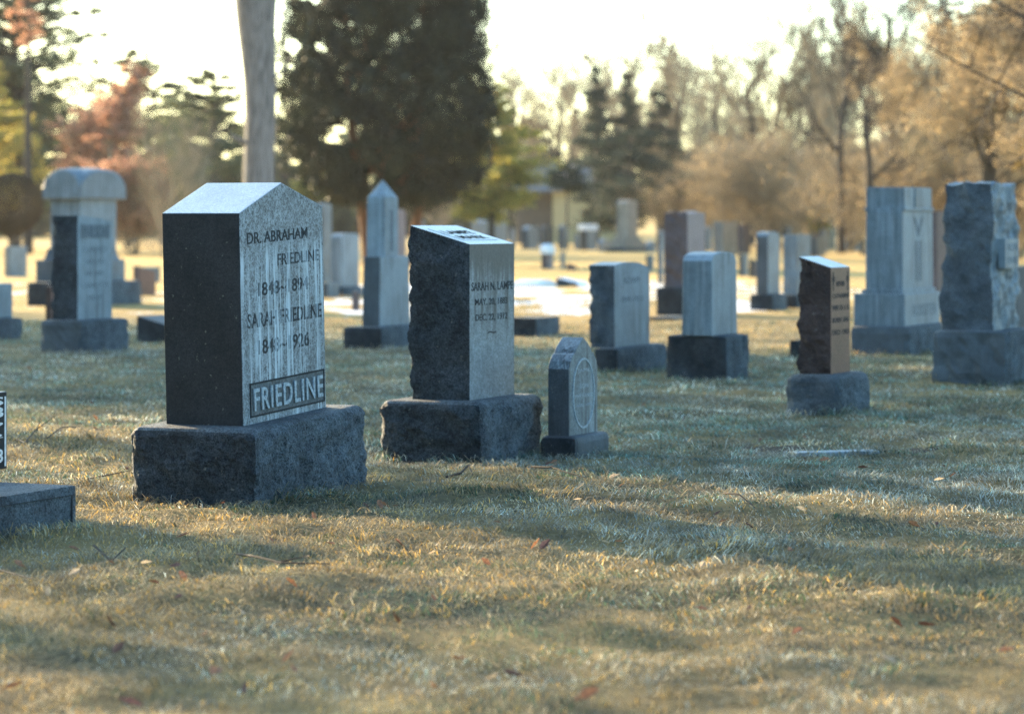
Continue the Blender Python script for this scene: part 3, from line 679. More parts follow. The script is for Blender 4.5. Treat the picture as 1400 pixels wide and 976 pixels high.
L_CON = leafmat('dark_conifer_needles', [(.015, .03, .02), (.03, .048, .03), (.045, .055, .035)], .25)
# ---- prototypes of bare trees (height about 10 m)
def bare_tree(name, label, seed, P, H, r, bark, tw=None, loc=(0, 0, 0), group=None, leaf=None, cat='tree'):
    rng = random.Random(seed); root = empty(name, loc); tag(root, label, cat, group)
    segs = []; tips = []
    for k in range(P.get('stems', 1)):
        d0 = Vector((rng.gauss(0, P.get('splay', .03)), rng.gauss(0, P.get('splay', .03)), 1)).normalized()
        grow(segs, tips, Vector((rng.gauss(0, .1)*(k > 0), rng.gauss(0, .1)*(k > 0), -.1)), d0, H*P['trunk'], r*(1 if k == 0 else .7), 0, P, rng)
    S = np.array(segs); zt = S[:, 5].max(); S[:, :6] *= H/zt
    big = S[:, 6] > r*.28
    tubes('trunk', S[big], bark, root); tubes('branches', S[~big], tw or bark, root)
    if leaf:
        nr = np.random.default_rng(seed); T = np.array([tuple(t) for t in tips])*(H/zt)
        leafmesh('crown', clumps(T, leaf[2], leaf[3], nr), leaf[1], leaf[0], root, nr)
    return root
P_OAK = dict(minr=.015, n=(7, 5, 4, 3, 2, 2), kids=(10, 7, 6, 5, 3), len=(.62, .55, .55, .55, .6), up=(.06, .10, .06, .04, .02), ang=(28, 62), wob=.11, tip=.35, rad=.55, lv=4, start=.25, trunk=.62)
P_VASE = dict(minr=.012, n=(8, 6, 4, 3, 2), kids=(13, 8, 7, 5, 3), len=(.5, .5, .55, .55), up=(.09, .16, .12, .08, .05), ang=(18, 42), wob=.07, tip=.3, rad=.5, lv=4, start=.15, trunk=.75)
P_SHRUB = dict(minr=.014, n=(5, 4, 3, 2), kids=(9, 7, 6), len=(.55, .6, .6), up=(.05, .1, .08), ang=(18, 50), wob=.10, tip=.4, rad=.6, lv=3, start=.1, trunk=.8, stems=9, splay=.35)
P_WEEP = dict(minr=.009, n=(8, 6, 5, 4, 4), kids=(15, 9, 7, 6), len=(.5, .5, .5, .6), up=(.0, .05, -.06, -.16, -.22), ang=(30, 75), wob=.09, tip=.3, rad=.5, lv=4, start=.22, trunk=.85)
def at(px, Y): return (gx(px, Y), Y, float(ground_h(gx(px, Y), Y)))
def hh(ytop, Y): return gz(ytop, Y)
BG = 'bare trees at the far side of the cemetery'
oak = bare_tree('bare_tree', 'far wide bare tree just right of the two dark conifer spires', 1, P_OAK, 10, .30, BARK_D, BARK_T, group=BG)
vase = bare_tree('bare_tree', 'pinkish upright bare tree with feathery twigs right of the centre', 2, P_VASE, 10, .24, BARK_T, BARK_T, group=BG)
dark = bare_tree('bare_tree', 'dark forked bare tree rising above the brown thicket near the square monument', 3, dict(P_OAK, lv=4, kids=(6, 5, 5, 5, 3), start=.35), 10, .26, BARK_D, BARK_D, group=BG)
def place(proto, px, Y, ytop, wf=1.0, rz=0, label=None, first=False):
    H = hh(ytop-20, Y)*1.04; s_ = H/10.0
    if first: proto.location = at(px, Y); proto.scale = (s_*wf, s_*wf, s_); proto.rotation_euler = (0, 0, rz); return proto
    return dup(proto, at(px, Y), rz, (s_*wf, s_*wf, s_), label)
place(oak, 940, 190, 55, 1.1, .5, first=True)
place(oak, 850, 210, 45, 1.0, 2.0, 'far wide bare tree directly behind the two dark conifer spires')
place(oak, 745, 200, 105, 1.0, 3.2, 'faint bare tree above the left roof end of the pale building')
place(oak, 690, 205, 85, .8, 4.2, 'faint bare tree showing beside the dark juniper')
place(oak, 1120, 160, 10, .9, 5.0, 'broad bare tree behind the pair of gravestones on the snow')
place(oak, 990, 180, 90, .9, 1.0, 'wide low bare tree above the red brown gravestone')
place(oak, 790, 185, 85, 1.0, 5.1, 'bare tree rising left of the two dark conifer spires')
place(oak, 905, 175, 70, 1.0, 3.9, 'bare tree rising right of the two dark conifer spires')
place(oak, 1025, 165, 45, 1.0, 1.7, 'tall bare tree behind the brown shrubs over the tan and grey far gravestone')
place(vase, 1040, 150, 35, 1.1, 0, first=True)
place(vase, 1135, 140, -10, .9, 2.2, 'feathery bare tree left of the square monument')
place(vase, 1090, 170, 60, 1.0, 1.2, 'feathery bare tree over the round topped gravestone of the pair')
place(vase, 905, 170, 120, 1.0, 3.2, 'small feathery bare tree over the stepped column')
place(vase, 1262, 120, 70, .9, 4.2, 'feathery bare tree behind the top of the square monument')
place(dark, 1216, 112, -60, .8, 0.3, first=True)
place(dark, 1150, 120, -30, .6, 2.3, 'dark slender bare tree left of the forked one')
place(dark, 1190, 100, 60, .8, 4.0, 'small dark leaning bare tree in the brown thicket')
# bronze weeping trees on the right
wp = bare_tree('weeping_tree', 'large bronze weeping tree behind the rough boulder stone', 5, P_WEEP, 10, .28, BARK_D, BARK_T, group='bronze weeping trees', leaf=(L_BRZ, .06, .4, 5))
place(wp, 1345, 92, -60, 1.0, .4, first=True)
place(wp, 1420, 84, -60, 1.0, 1.9, 'bronze weeping tree leaning in from the right edge')
place(wp, 1285, 110, 30, 1.0, 3.0, 'smaller bronze weeping tree between square monument and boulder stone')
# brown thickets
SH = 'twiggy brown shrubs along the far edge'
shrub = bare_tree('twiggy_shrub', 'twiggy brown shrub behind the red brown gravestone', 8, P_SHRUB, 10, .12, BARK_T, BARK_T, group=SH, leaf=(L_BRZ, .10, .7, 1), cat='shrub')
place(shrub, 950, 150, 232, 1.7, 0, first=True)
for k, (px, Y, yt, lab) in enumerate([(1005, 140, 215, 'pinkish brown shrub over the tan and grey far gravestone'), (1060, 135, 195, 'tall pinkish shrub over the pair of gravestones'),
        (1105, 150, 215, 'brown shrub behind the bluish far gravestone'), (1160, 125, 200, 'brown shrub left of the square monument'), (1215, 118, 205, 'brown shrub right behind the square monument'),
        (1275, 112, 195, 'brown shrub between square monument and boulder stone'), (1330, 105, 165, 'brown shrub hidden behind the boulder stone'), (1395, 100, 190, 'brown shrub at the right edge')]):
    place(shrub, px, Y, yt, 1.5, k*1.3, lab)
pale = bare_tree('pale_shrub', 'pale bare vase shaped shrub right of the domed monument', 12, dict(P_SHRUB, stems=7, splay=.28, minr=.008, kids=(7, 5, 4)), 10, .10, BARK_P, BARK_P, group='pale bare shrubs', cat='shrub')
place(pale, 222, 105, 150, .6, 0, first=True)
place(pale, 262, 115, 170, 1.0, 2, 'pale bare shrub left of the thick grey trunk')
place(pale, 600, 150, 225, 1.4, 3, 'pale low shrub seen under the dark juniper')
# rusty tree at left
rust = bare_tree('rusty_tree', 'tree with rusty orange leaves behind the domed monument', 21, dict(P_VASE, start=.08, kids=(12, 7, 5, 4, 3)), hh(88, 120), .13, BARK_T, BARK_T, loc=at(128, 120), leaf=(L_ORG, .09, .45, 4))
rust.scale = (1.6, 1.6, 1)
rust2 = bare_tree('rusty_shrub', 'low rusty orange shrub right of the domed monument', 22, P_SHRUB, hh(215, 112), .05, BARK_T, BARK_T, loc=at(182, 112), leaf=(L_ORG, .06, .25, 4), cat='shrub')
# leafy trees made of clumps on limbs
def pine(name, label, px, Y, ytop, width, mleaf, bark, seed, ybot=290, layers=11, per=7, cr=.5, n=60, size=.09, lean=0, open_=0.0, spire=.5, cat='tree', group=None, loc=None, H=None, Wm=None, zb=None):
    nr = np.random.default_rng(seed); root = empty(name, loc or at(px, Y)); tag(root, label, cat, group)
    H = H or hh(ytop, Y); Wm = Wm or width/FP*Y/2; zb = gz(ybot, Y) if zb is None else zb; zb = max(zb, .15)
    segs = []; cent = []; rad = []
    tr = max(.06, H*.018); k = 8
    for q_ in range(k): segs.append((lean*q_/k, 0, H*q_/k-.1*(q_ == 0), lean*(q_+1)/k, 0, H*(q_+1)/k, tr*(1-q_/k)+.02, tr*(1-(q_+1)/k)+.02))
    for l in range(layers):
        f = (l+.5)/layers; z = zb+(H-zb)*f
        prof = (1-f)**spire*(.45+.55*min(1, f*5))*Wm
        for b in range(per):
            if nr.random() < open_: continue
            t = nr.random()*6.283; rr = prof*nr.uniform(.5, 1.08); zz = z+nr.normal()*(H-zb)/layers*.35
            e = np.array([math.cos(t)*rr+lean*f, math.sin(t)*rr, zz+rr*.12])
            segs.append((lean*f, 0, zz-rr*.1, *e, tr*.35, .015))
            for q_ in (.45, .75, 1.0):
                if nr.random() < open_: continue
                cent.append(np.array([lean*f, 0, zz])*(1-q_)+e*q_); rad.append(cr*nr.uniform(.6, 1.2)*(.25+.75*(1-f)))
    cent.append(np.array([lean, 0, H-.1])); rad.append(cr*.2)
    tubes('trunk', segs, bark, root)
    leafmesh('crown', clumps(np.array(cent), np.array(rad), n, nr, .6), size, mleaf, root, nr)
    return root
pine('rusty_tree', 'softer pink rusty leafed tree just right of the tallest rusty one', 150, 116, 150, 120, L_ORG, BARK_T, 24, ybot=300, layers=8, per=9, cr=.45, n=45, size=.07, open_=.2, spire=.6)
pine('pine_tree', 'tall open pine filling the top left corner', 20, 135, -150, 290, L_PINE, BARK_D, 31, ybot=290, layers=20, per=20, cr=.75, n=75, open_=.2, spire=.28, size=.10)
pine('pine_tree', 'pale green pine behind the tall open one at the left edge', -20, 125, 90, 260, L_YEL, BARK_D, 32, ybot=300, cr=.8, open_=.15, n=80, per=10)
pine('rusty_tree', 'slender tree with rust red leaves high in the top left corner', 38, 118, -45, 62, L_ORG, BARK_D, 47, ybot=62, layers=7, per=7, cr=.35, n=26, open_=.3, size=.07)
pine('conifer_tree', 'dark green conifer peaking behind the rusty tree', 175, 150, 72, 190, L_PINE, BARK_D, 33, ybot=290, cr=.9, spire=.38, open_=.1, n=90, per=9)
pine('pine_tree', 'olive green pine left of the thick grey trunk', 290, 140, 98, 170, L_PINE, BARK_D, 34, ybot=270, cr=.75, open_=.2, spire=.3, n=80, per=9)
pine('pine_tree', 'low green pine between the rusty tree and the olive pine', 238, 160, 115, 140, L_PINE, BARK_D, 35, ybot=300, cr=.9, n=90, open_=.1, spire=.4)
pine('golden_pine', 'sunlit yellow green pine right of the dark juniper', 672, 105, 120, 190, L_YEL, BARK_D, 36, ybot=298, layers=10, per=11, cr=.5, n=70, open_=.1, spire=.45, size=.08)
pine('conifer_tree', 'left of two dark conifer spires at the centre', 815, 165, 92, 110, L_CON, BARK_D, 37, ybot=310, n=90, cr=.75, spire=.75)
pine('conifer_tree', 'right of two dark conifer spires at the centre', 857, 165, 104, 95, L_CON, BARK_D, 38, ybot=310, n=90, cr=.75, spire=.8)
pine('conifer_tree', 'broad dark conifer right of the two spires', 903, 170, 125, 95, L_CON, BARK_D, 39, ybot=290, cr=.7, spire=.4, open_=.2)
pine('conifer_tree', 'low dark spreading conifer under the two spires', 862, 150, 180, 200, L_CON, BARK_D, 40, ybot=308, cr=.9, n=100, spire=.3, layers=7)
pine('conifer_tree', 'small dark conifer against the pale building wall', 775, 140, 222, 70, L_CON, BARK_D, 41, ybot=262, cr=.4, spire=.4, layers=4)
pine('shrub', 'small yellow green shrub behind the far pale gravestones', 1122, 135, 252, 34, L_YEL, BARK_D, 42, ybot=318, cr=.3, n=30, layers=5, cat='shrub')
pine('conifer_tree', 'dark evergreen shrub behind the small yellow green one', 1148, 150, 245, 60, L_CON, BARK_D, 43, ybot=318, cr=.5, layers=5, cat='shrub')
pine('golden_shrub', 'golden shrub glowing under the left edge of the dark juniper', 428, 108, 228, 75, L_YEL, BARK_D, 44, ybot=278, cr=.3, n=40, layers=4, cat='shrub')
pine('golden_tree', 'tree with golden leaves at the right edge', 1408, 88, 175, 46, L_GOLD, BARK_D, 45, ybot=240, cr=.3, n=24, layers=4, size=.07, open_=.3)
# background wood
bgl = 'far hazy evergreen trees closing the view'
pr = None
for k, (px, Y, yt, wd) in enumerate([(-60, 240, 150, 170), (40, 250, 170, 150), (120, 260, 190, 150), (215, 255, 200, 140), (300, 250, 175, 140), (390, 240, 190, 150), (470, 260, 210, 150), (560, 250, 200, 150), (640, 255, 215, 130),
                            (720, 265, 195, 120), (980, 260, 215, 150), (1060, 250, 220, 140), (1150, 255, 210, 150), (1240, 250, 200, 150), (1330, 240, 180, 160), (1430, 230, 160, 170)]):
    lab = 'hazy evergreen in the far backdrop, ' + ['beyond the left edge', 'above the clipped round bush', 'behind the rusty tree', 'right of the rusty tree', 'left of the thick trunk', 'right of the thick trunk',
        'behind the left juniper trunk', 'behind the middle of the juniper', 'behind the right side of the juniper', 'behind the pale building', 'over the tan far gravestone', 'over the paired gravestones',
        'left behind the square monument', 'right behind the square monument', 'behind the boulder stone', 'beyond the right edge'][k]
    if pr is None:
        pr = pine('evergreen_tree', lab, px, Y, yt, wd, L_PINE, BARK_D, 60, ybot=300, cr=1.2, n=110, size=.22, spire=.35, layers=8, group=bgl, H=10, Wm=4.0, zb=.3)
        H0 = 10
    o = pr if k == 0 else dup(pr, (0, 0, 0), k*1.7, (1, 1, 1), lab)
    s_ = hh(yt-25, Y)/10; o.location = at(px, Y); w_ = 1.45*wd/FP*Y/2/4.0; o.scale = (w_, w_, s_); o.rotation_euler = (0, 0, k*1.7)
# juniper
def juniper():
    nr = np.random.default_rng(77); Y = 85; root = empty('juniper_tree', at(528, Y)); tag(root, 'huge dark juniper with two reddish trunks, left of the centre', 'tree')
    zc = lambda py: gz(py, Y); H = 14.5
    segs = []
    for x0, x1 in ((498, 470), (560, 590)):
        a, b = gx(x0, Y)-gx(528, Y), gx(x1, Y)-gx(528, Y); k = 8
        for q_ in range(k):
            f, f2 = q_/k, (q_+1)/k; wv = lambda t: math.sin(t*5+x0)*.12
            segs.append((a+(b-a)*f+wv(f), wv(f)*.5, -.1+9*f, a+(b-a)*f2+wv(f2), wv(f2)*.5, -.1+9*f2, .17*(1-f*.7), .17*(1-f2*.7)))
    for k in range(60):
        z = nr.uniform(2.5, 11); t = nr.random()*6.28; rr = nr.uniform(1.2, 2.6); segs.append((nr.normal()*.3, nr.normal()*.3, z-1, math.cos(t)*rr, math.sin(t)*rr, z+.6, .06, .02))
    tubes('trunk', segs, BARK_R, root)
    cent = []; rad = []
    def prof(z):   # half-width by height
        return np.interp(z, [1.6, 2.1, 2.9, 4.0, 6, 8, 10, 12, 14.5], [.5, 2.1, 2.9, 3.15, 3.05, 2.9, 2.5, 1.8, .3])
    while len(cent) < 3100:
        z = nr.uniform(1.9, 14.4); t = nr.random()*6.28; r = prof(z)*(.35+.65*nr.random()**.5)
        x = math.cos(t)*r; y = math.sin(t)*r
        py = HZ-(z-EYE)/Y*FP; px = 528+x/Y*FP
        # real gaps where branches have died back on the left side
        if x < -.4 and fbm(x*1.3+3, z*1.1, 5, 2) > .78: continue
        if x < -1.9 and z < 2.6: continue
        cent.append((x, y, z)); rad.append(nr.uniform(.2, .55))
        if nr.random() < .07 and z > 2.4: cent.append((x*1.12, y*1.12, z-.2)); rad.append(.16)
    c = clumps(np.array(cent), np.array(rad), 85, nr, 1.25)
    # drop foliage sprays in the gap columns so light comes through
    gx_, gz_ = c[:, 0], c[:, 2]
    hole = (gx_ < -.3) & (fbm(gx_*2.2+3, gz_*1.9, 15, 2) > .70)
    c = c[~hole]
    leafmesh('crown', c, .07, L_JUN, root, nr, .45, .8)
juniper()
# thick grey trunk
def thick_tree():
    rng = random.Random(4); Y = 58; root = empty('thick_trunked_tree', at(353, Y)); tag(root, 'thick smooth grey tree trunk left of the dark juniper', 'tree')
    X = lambda px: gx(px, Y)-gx(353, Y); segs = []; tips = []
    pr_ = [(560, 351, 64), (400, 352, 52), (300, 353, 47), (250, 354, 43), (150, 356, 42), (90, 354, 47), (40, 352, 53), (0, 350, 60), (-60, 348, 66), (-110, 348, 80)]
    n_ = 18; rings = []
    segs.append((-.12, -.1, gz(200, 58), -.52, -.25, gz(186, 58), .06, .035)); segs.append((.2, -.1, gz(120, 58), .5, -.2, gz(96, 58), .05, .02)); segs.append((.5, -.2, gz(96, 58), .75, -.3, gz(60, 58), .02, .012))
    for py, cx_, wpx in pr_:
        z = gz(py, Y) if py < 400 else (-.1 if py == 560 else .25); r = wpx/FP*Y/2
        rings.append([(X(cx_)+math.cos(a)*r*(1+.07*math.sin(3*a+z*2.1)+.04*math.sin(5*a-z*4)), math.sin(a)*r, z) for a in [2*math.pi*k/n_ for k in range(n_)]])
    rings.sort(key=lambda q_: q_[0][2])
    vs = [v for r_ in rings for v in r_]; fs = []
    for a in range(len(rings)-1):
        for k in range(n_): fs.append((a*n_+k, a*n_+(k+1) % n_, (a+1)*n_+(k+1) % n_, (a+1)*n_+k))
    tr = mesh_obj('trunk', vs, fs, BARK_G, root, smooth=True)
    sb = tr.modifiers.new('s', 'SUBSURF'); sb.levels = sb.render_levels = 2
    top = gz(-100, Y)
    P = dict(P_OAK, lv=3, n=(7, 5, 4, 3), kids=(6, 5, 4, 3))
    for x0, dx, r in ((336, -.22, .22), (366, .20, .24)):
        grow(segs, tips, Vector((X(x0), 0, top-.35)), Vector((dx, .1*dx, 1)).normalized(), 7, r, 0, P, rng)
    tubes('limbs', segs, BARK_G, root)
thick_tree()
# trees standing out of the picture that shade the lawn
def qs(q_, t): return (.766*q_-.643*t, .643*q_+.766*t, 0.0)
for k, (q_, t, H, Wm, lab) in enumerate([(12.4, 58, 16, 3.0, 'dense evergreen beyond the left edge, nearest to the thick trunk'), (16.9, 60, 17, 3.1, 'dense evergreen beyond the left edge, farther along')]):
    pine('evergreen_tree', lab, 0, 0, 0, 0, L_CON, BARK_D, 80+k, loc=qs(q_, t), H=H, Wm=Wm, zb=1.5, cr=1.0, n=110, size=.22, layers=14, per=12, spire=.25)
pine('evergreen_tree', 'slim evergreen beyond the left edge', 0, 0, 0, 0, L_CON, BARK_D, 85, loc=qs(8.75, 50), H=13, Wm=.45, zb=1.0, cr=.35, n=60, size=.12, layers=22, per=5, spire=.2)
so_ = bare_tree('bare_tree', 'bare tree standing beyond the left edge', 90, dict(P_OAK, lv=3), 13, .25, BARK_D, BARK_D, loc=qs(5.0, 42))
for k, (x, y) in enumerate([(-9, -9), (-4, -13), (2, -14), (-14, -3)]):  # unseen evergreens added to dim the stones' left faces
    pine('evergreen_tree', 'unseen evergreen added behind the viewpoint, ' + ['nearest on the left', 'second', 'third', 'farthest out'][k], 0, 0, 0, 0, L_CON, BARK_D, 95+k, loc=(x, y, 0), H=12, Wm=3.4, zb=.4, cr=1.1, n=70, size=.26, layers=10, per=10, spire=.35)
over = bare_tree('overhanging_tree', 'dark bare tree reaching in over the top right corner', 91, dict(P_OAK, minr=.006, up=(0, .02, -.02, -.04, -.05), start=.3, ang=(40, 85)), 7.5, .10, BARK_D, BARK_D, loc=(gx(1490, 42), 42, 0))
over.scale = (1.2, 1.2, 1)
# clipped bushes
def clipped(name, label, px, Y, prof, mleaf, seed, n=14000, size=.035, stem=None):
    nr = np.random.default_rng(seed); root = empty(name, at(px, Y)); tag(root, label, 'bush')
    zs = [p[0] for p in prof]; rs = [p[1] for p in prof]
    z = nr.uniform(zs[0], zs[-1], n); t = nr.random(n)*6.283; r = np.interp(z, zs, rs)*(.80+.2*nr.random(n)**.5)
    leafmesh('foliage', np.stack([np.cos(t)*r, np.sin(t)*r, z], 1), size, mleaf, root, nr)
    segs = [(0, 0, -.1, 0, 0, zs[-1]*.6, .07, .05)]
    for k in range(40):
        a = nr.random()*6.28; zz = nr.uniform(zs[0]+.1, zs[-1]*.8); rr = np.interp(zz, zs, rs)*.8; segs.append((0, 0, zz*.6, math.cos(a)*rr, math.sin(a)*rr, zz, .02, .01))
    tubes('stem', segs, BARK_D, root); return root
Y = 88; R_ = 42/FP*Y
zc = gz(279, Y)
L_CLIP = leafmat('clipped_brown_green', [(.05, .035, .022), (.08, .055, .03), (.06, .06, .03)], .1)
th = np.linspace(-1.45, 1.5, 12)
clipped('clipped_round_bush', 'round clipped brown bush on a short stem at the left edge', 16, Y, [(zc+math.sin(a)*R_*1.0, max(.05, math.cos(a)*R_*1.05)) for a in th], L_CLIP, 5, 16000)
Y = 98
clipped('clipped_column_bush', 'clipped grey green bush between the gabled gravestone and the obelisk', 464, Y, [(.1, .25), (.6, .38), (1.6, .40), (2.1, .33), (2.35, .1)], leafmat('grey_green', [(.06, .07, .05), (.10, .11, .08)], .1), 6, 8000)
# pale building
def building():
    Y = 175; root = empty('pale_building', (gx(775, Y), Y, float(ground_h(gx(775, Y), Y)))); tag(root, 'low pale yellow building behind the far gravestones', 'building')
    mw = simple('yellow_render', (.42, .38, .22), (.48, .43, .26), 3, .8); mr = simple('grey_roof', (.14, .13, .13), (.2, .19, .18), 5, .8); md = simple('dark_pane', (.02, .025, .03), (.03, .035, .04), 5, .2)
    def box(name, x0, x1, y0, y1, z0, z1, m, par=root):
        v = [(x, y, z) for x in (x0, x1) for y in (y0, y1) for z in (z0, z1)]
        return mesh_obj(name, v, [(0, 1, 3, 2), (4, 6, 7, 5), (0, 4, 5, 1), (2, 3, 7, 6), (0, 2, 6, 4), (1, 5, 7, 3)], m, par)
    x0, x1 = gx(756, Y)-gx(775, Y), gx(870, Y)-gx(775, Y); h = gz(262, Y)
    box('wall', x0, x1, 0, 8, -.3, h, mw)
    box('wing', x0-2.2, x0-.01, 1.5, 7, -.3, h*.96, simple('dark_timber', (.10, .10, .09), (.14, .13, .12), 3, .8))  # wing in one even dark grey
    e = gz(222, Y)
    v = [(x0-2.5, -.5, h), (x1+.5, -.5, h), (x1+.5, 8.5, h), (x0-2.5, 8.5, h), (x0-1.5, 4, e), (x1-1, 4, e)]
    mesh_obj('roof', v, [(0, 1, 5, 4), (2, 3, 4, 5), (3, 0, 4), (1, 2, 5), (3, 2, 1, 0)], mr, root)
    w_ = box('window', x0+3.6, x0+4.6, -.03, .05, 1.2, 2.2, md)
building()
# ---------------------------------------------------------------- grass blades
def frost_cols(x, y, nr):
    n = len(x)
    a = fbm(x/1.3, y/2.2, 41, 3); b = fbm(x/.35, y/.5, 43, 2); r = nr.random(n)
    straw = np.array([.40, .34, .215]); tan = np.array([.27, .24, .155]); green = np.array([.075, .135, .065]); dk = np.array([.04, .07, .045]); frost = np.array([.50, .60, .60]); frostg = np.array([.20, .33, .31])
    # how green: more in the shade band behind the light streak; dry straw in the open foreground
    qv = .77*x+.64*y
    sh = np.clip((qv-8.6)/1.2, 0, 1)*np.clip((22-qv)/3, 0, 1)
    gp = np.clip(.30+.33*sh+1.7*(a-.5)+1.7*(b-.5), .05, .92)
    isg = r < gp
    c = np.where(isg[:, None], green+(dk-green)*nr.random((n, 1)), straw+(tan-straw)*nr.random((n, 1)))
    gold = (~isg) & (nr.random(n) < .30*(1-.8*sh)); c[gold] = (.55, .35, .09)
    fr = nr.random(n) < np.clip(.10+.46*sh+1.2*(fbm(x/.8, y/.8, 51, 3)-.5), 0, .85)
    k = nr.uniform(.35, .95, (n, 1))
    fc = np.where(isg[:, None], frostg, frost)
    c = np.where(fr[:, None], c*(1-k)+fc*k, c)
    return c*nr.uniform(.4, 1.65, (n, 1))*(.5+1.1*np.clip(fbm(x/.22, y/.3, 47, 2)*1.8-.4, 0, 1))[:, None]
def grass():
    nr = np.random.default_rng(11); Bx = []; By = []; Bw = []; Bh = []
    for y0, y1, dens, wd, hg in ((6.3, 9, 4600, .0032, .040), (9, 12, 4000, .0038, .041), (12, 16, 3400, .0045, .042), (16, 21, 2000, .006, .045), (21, 29, 750, .009, .046), (29, 40, 260, .012, .045), (40, 58, 70, .02, .045)):
        half = .185*y1+.9; n = int((y1-y0)*2*half*dens)
        x = nr.uniform(-half, half, n); y = nr.uniform(y0, y1, n)
        keep = np.abs(x) < .185*y+.9; x, y = x[keep], y[keep]
        Bx.append(x); By.append(y); Bw.append(np.full(len(x), wd)); Bh.append(np.full(len(x), hg))
    x = np.concatenate(Bx); y = np.concatenate(By); wd = np.concatenate(Bw); hg = np.concatenate(Bh)
    # keep off the stones, the flat marker and the dirt hollow; thin out on snow
    k = np.ones(len(x), bool)
    for cx, cy, sa, ca, hw, ht in FOOT:
        if cy > 60: continue
        dx, dy = x-cx, y-cy; u = dx*sa+dy*ca; v = -dx*ca+dy*sa
        k &= ~((np.abs(u) < hw-.015) & (np.abs(v) < ht-.015))
    k &= ~((np.exp(-((x-1.72)/.62)**2-((y-16.15)/.42)**2) > .45) & (nr.random(len(x)) < .8))
    k &= ~((y > 37) & (fbm(x/3, y/4.5, 71, 2) > .5))
    x, y, wd, hg = x[k], y[k], wd[k], hg[k]; n = len(x)
    tuft = np.clip(fbm(x/.13, y/.13, 33, 2)*1.9-.45, 0, 1.3); patch = fbm(x/.9, y/.9, 35, 2)
    h = .78*hg*(.45+1.1*tuft)*(.7+.7*patch)*nr.uniform(.55, 1.25, n)
    fr_ = np.zeros(n, bool)
    for cx, cy, sa, ca, hw, ht in FOOT:
        if cy > 40: continue
        dx, dy = x-cx, y-cy; u = dx*sa+dy*ca; v = -dx*ca+dy*sa; fr_ |= (np.abs(u) < hw+.05) & (np.abs(v) < ht+.05)
    h = np.where(fr_, h*1.55+.01, h)
    ang = fbm(x/.5, y/.5, 37, 2)*4*np.pi+nr.normal(0, .7, n); inc = np.clip(.72+.8*fbm(x/.3, y/.3, 39, 2)+nr.normal(0, .25, n), .15, 1.35)
    flat = nr.random(n) < .32+.4*(fbm(x/.7, y/.7, 61, 2)-.5)
    inc = np.where(flat, nr.uniform(1.35, 1.62, n), inc); ang = np.where(flat, nr.uniform(0, 6.28, n), ang); h = np.where(flat, h*1.5, h)
    z = ground_h(x, y)-.004+np.where(flat, nr.uniform(.004, .02, n), 0)
    d = np.stack([np.cos(ang), np.sin(ang)], 1); wa = ang+np.pi/2+nr.normal(0, .8, n)
    s_ = np.stack([np.cos(wa), np.sin(wa)], 1)*wd[:, None]/2
    b = np.stack([x, y, z], 1); mid = b.copy(); mid[:, :2] += d*(h*.5*np.sin(inc*.6))[:, None]; mid[:, 2] += h*.55*np.cos(inc*.6)
    tip = mid.copy(); tip[:, :2] += d*(h*.55*np.sin(np.minimum(inc*1.5, 1.7)))[:, None]; tip[:, 2] += h*.5*np.cos(np.minimum(inc*1.5, 1.7))
    S3 = np.concatenate([s_, np.zeros((n, 1))], 1)
    V = np.stack([b-S3, b+S3, mid+S3*.8, mid-S3*.8, tip], 1).reshape(-1, 3)
    o = (np.arange(n)*5)[:, None]
    m = leafmat('grass_blades', None, .5, attr=True)
    ob = mesh_obj('grass', V, [o+np.array([[0, 1, 2, 3]]), o+np.array([[3, 2, 4]])], m)
    tag(ob, 'frosted dry grass covering the lawn', None, None, 'stuff')
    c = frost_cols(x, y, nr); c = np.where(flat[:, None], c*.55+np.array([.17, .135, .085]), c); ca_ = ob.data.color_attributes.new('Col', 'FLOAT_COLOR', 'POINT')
    C = np.ones((n, 5, 4), dtype=np.float32); C[:, :, :3] = c[:, None, :]; C[:, 0:2, :3] *= .55; C[:, 4, :3] *= 1.15;  # blade roots darkened like occlusion, shade put into the vertex colour
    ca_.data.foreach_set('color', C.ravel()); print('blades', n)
grass()
# ---------------------------------------------------------------- leaves and twigs on the lawn
LEAFM = [leafmat('dead_leaf_brown', [(.22, .095, .05), (.32, .15, .075)], .3, 9), leafmat('dead_leaf_tan', [(.44, .32, .2), (.56, .44, .3)], .4, 9), leafmat('dead_leaf_dark', [(.09, .045, .03), (.14, .06, .04)], .2, 9)]
def leaf_obj(m, rng):
    n = 7; vs = []; fs = []
    for i in range(n):
        f = i/(n-1); wv = math.sin(math.pi*f**.8)*(.42+.13*(i % 2)); c_ = .25*(f-.4)**2
        vs += [(-wv*.5, f-.5, c_+.28*wv), (0, f-.5, c_), (wv*.5, f-.5, c_+.28*wv)]
    for i in range(n-1):
        a = 3*i; fs += [(a, a+1, a+4, a+3), (a+1, a+2, a+5, a+4)]
    return mesh_obj('dead_leaf', vs, fs, m, smooth=False)
rng = random.Random(9)
protos = [leaf_obj(m, rng) for m in LEAFM]; used = [0, 0, 0]
labs = ['curled rusty brown dead leaf ', 'pale tan dead leaf ', 'small dark dead leaf ']
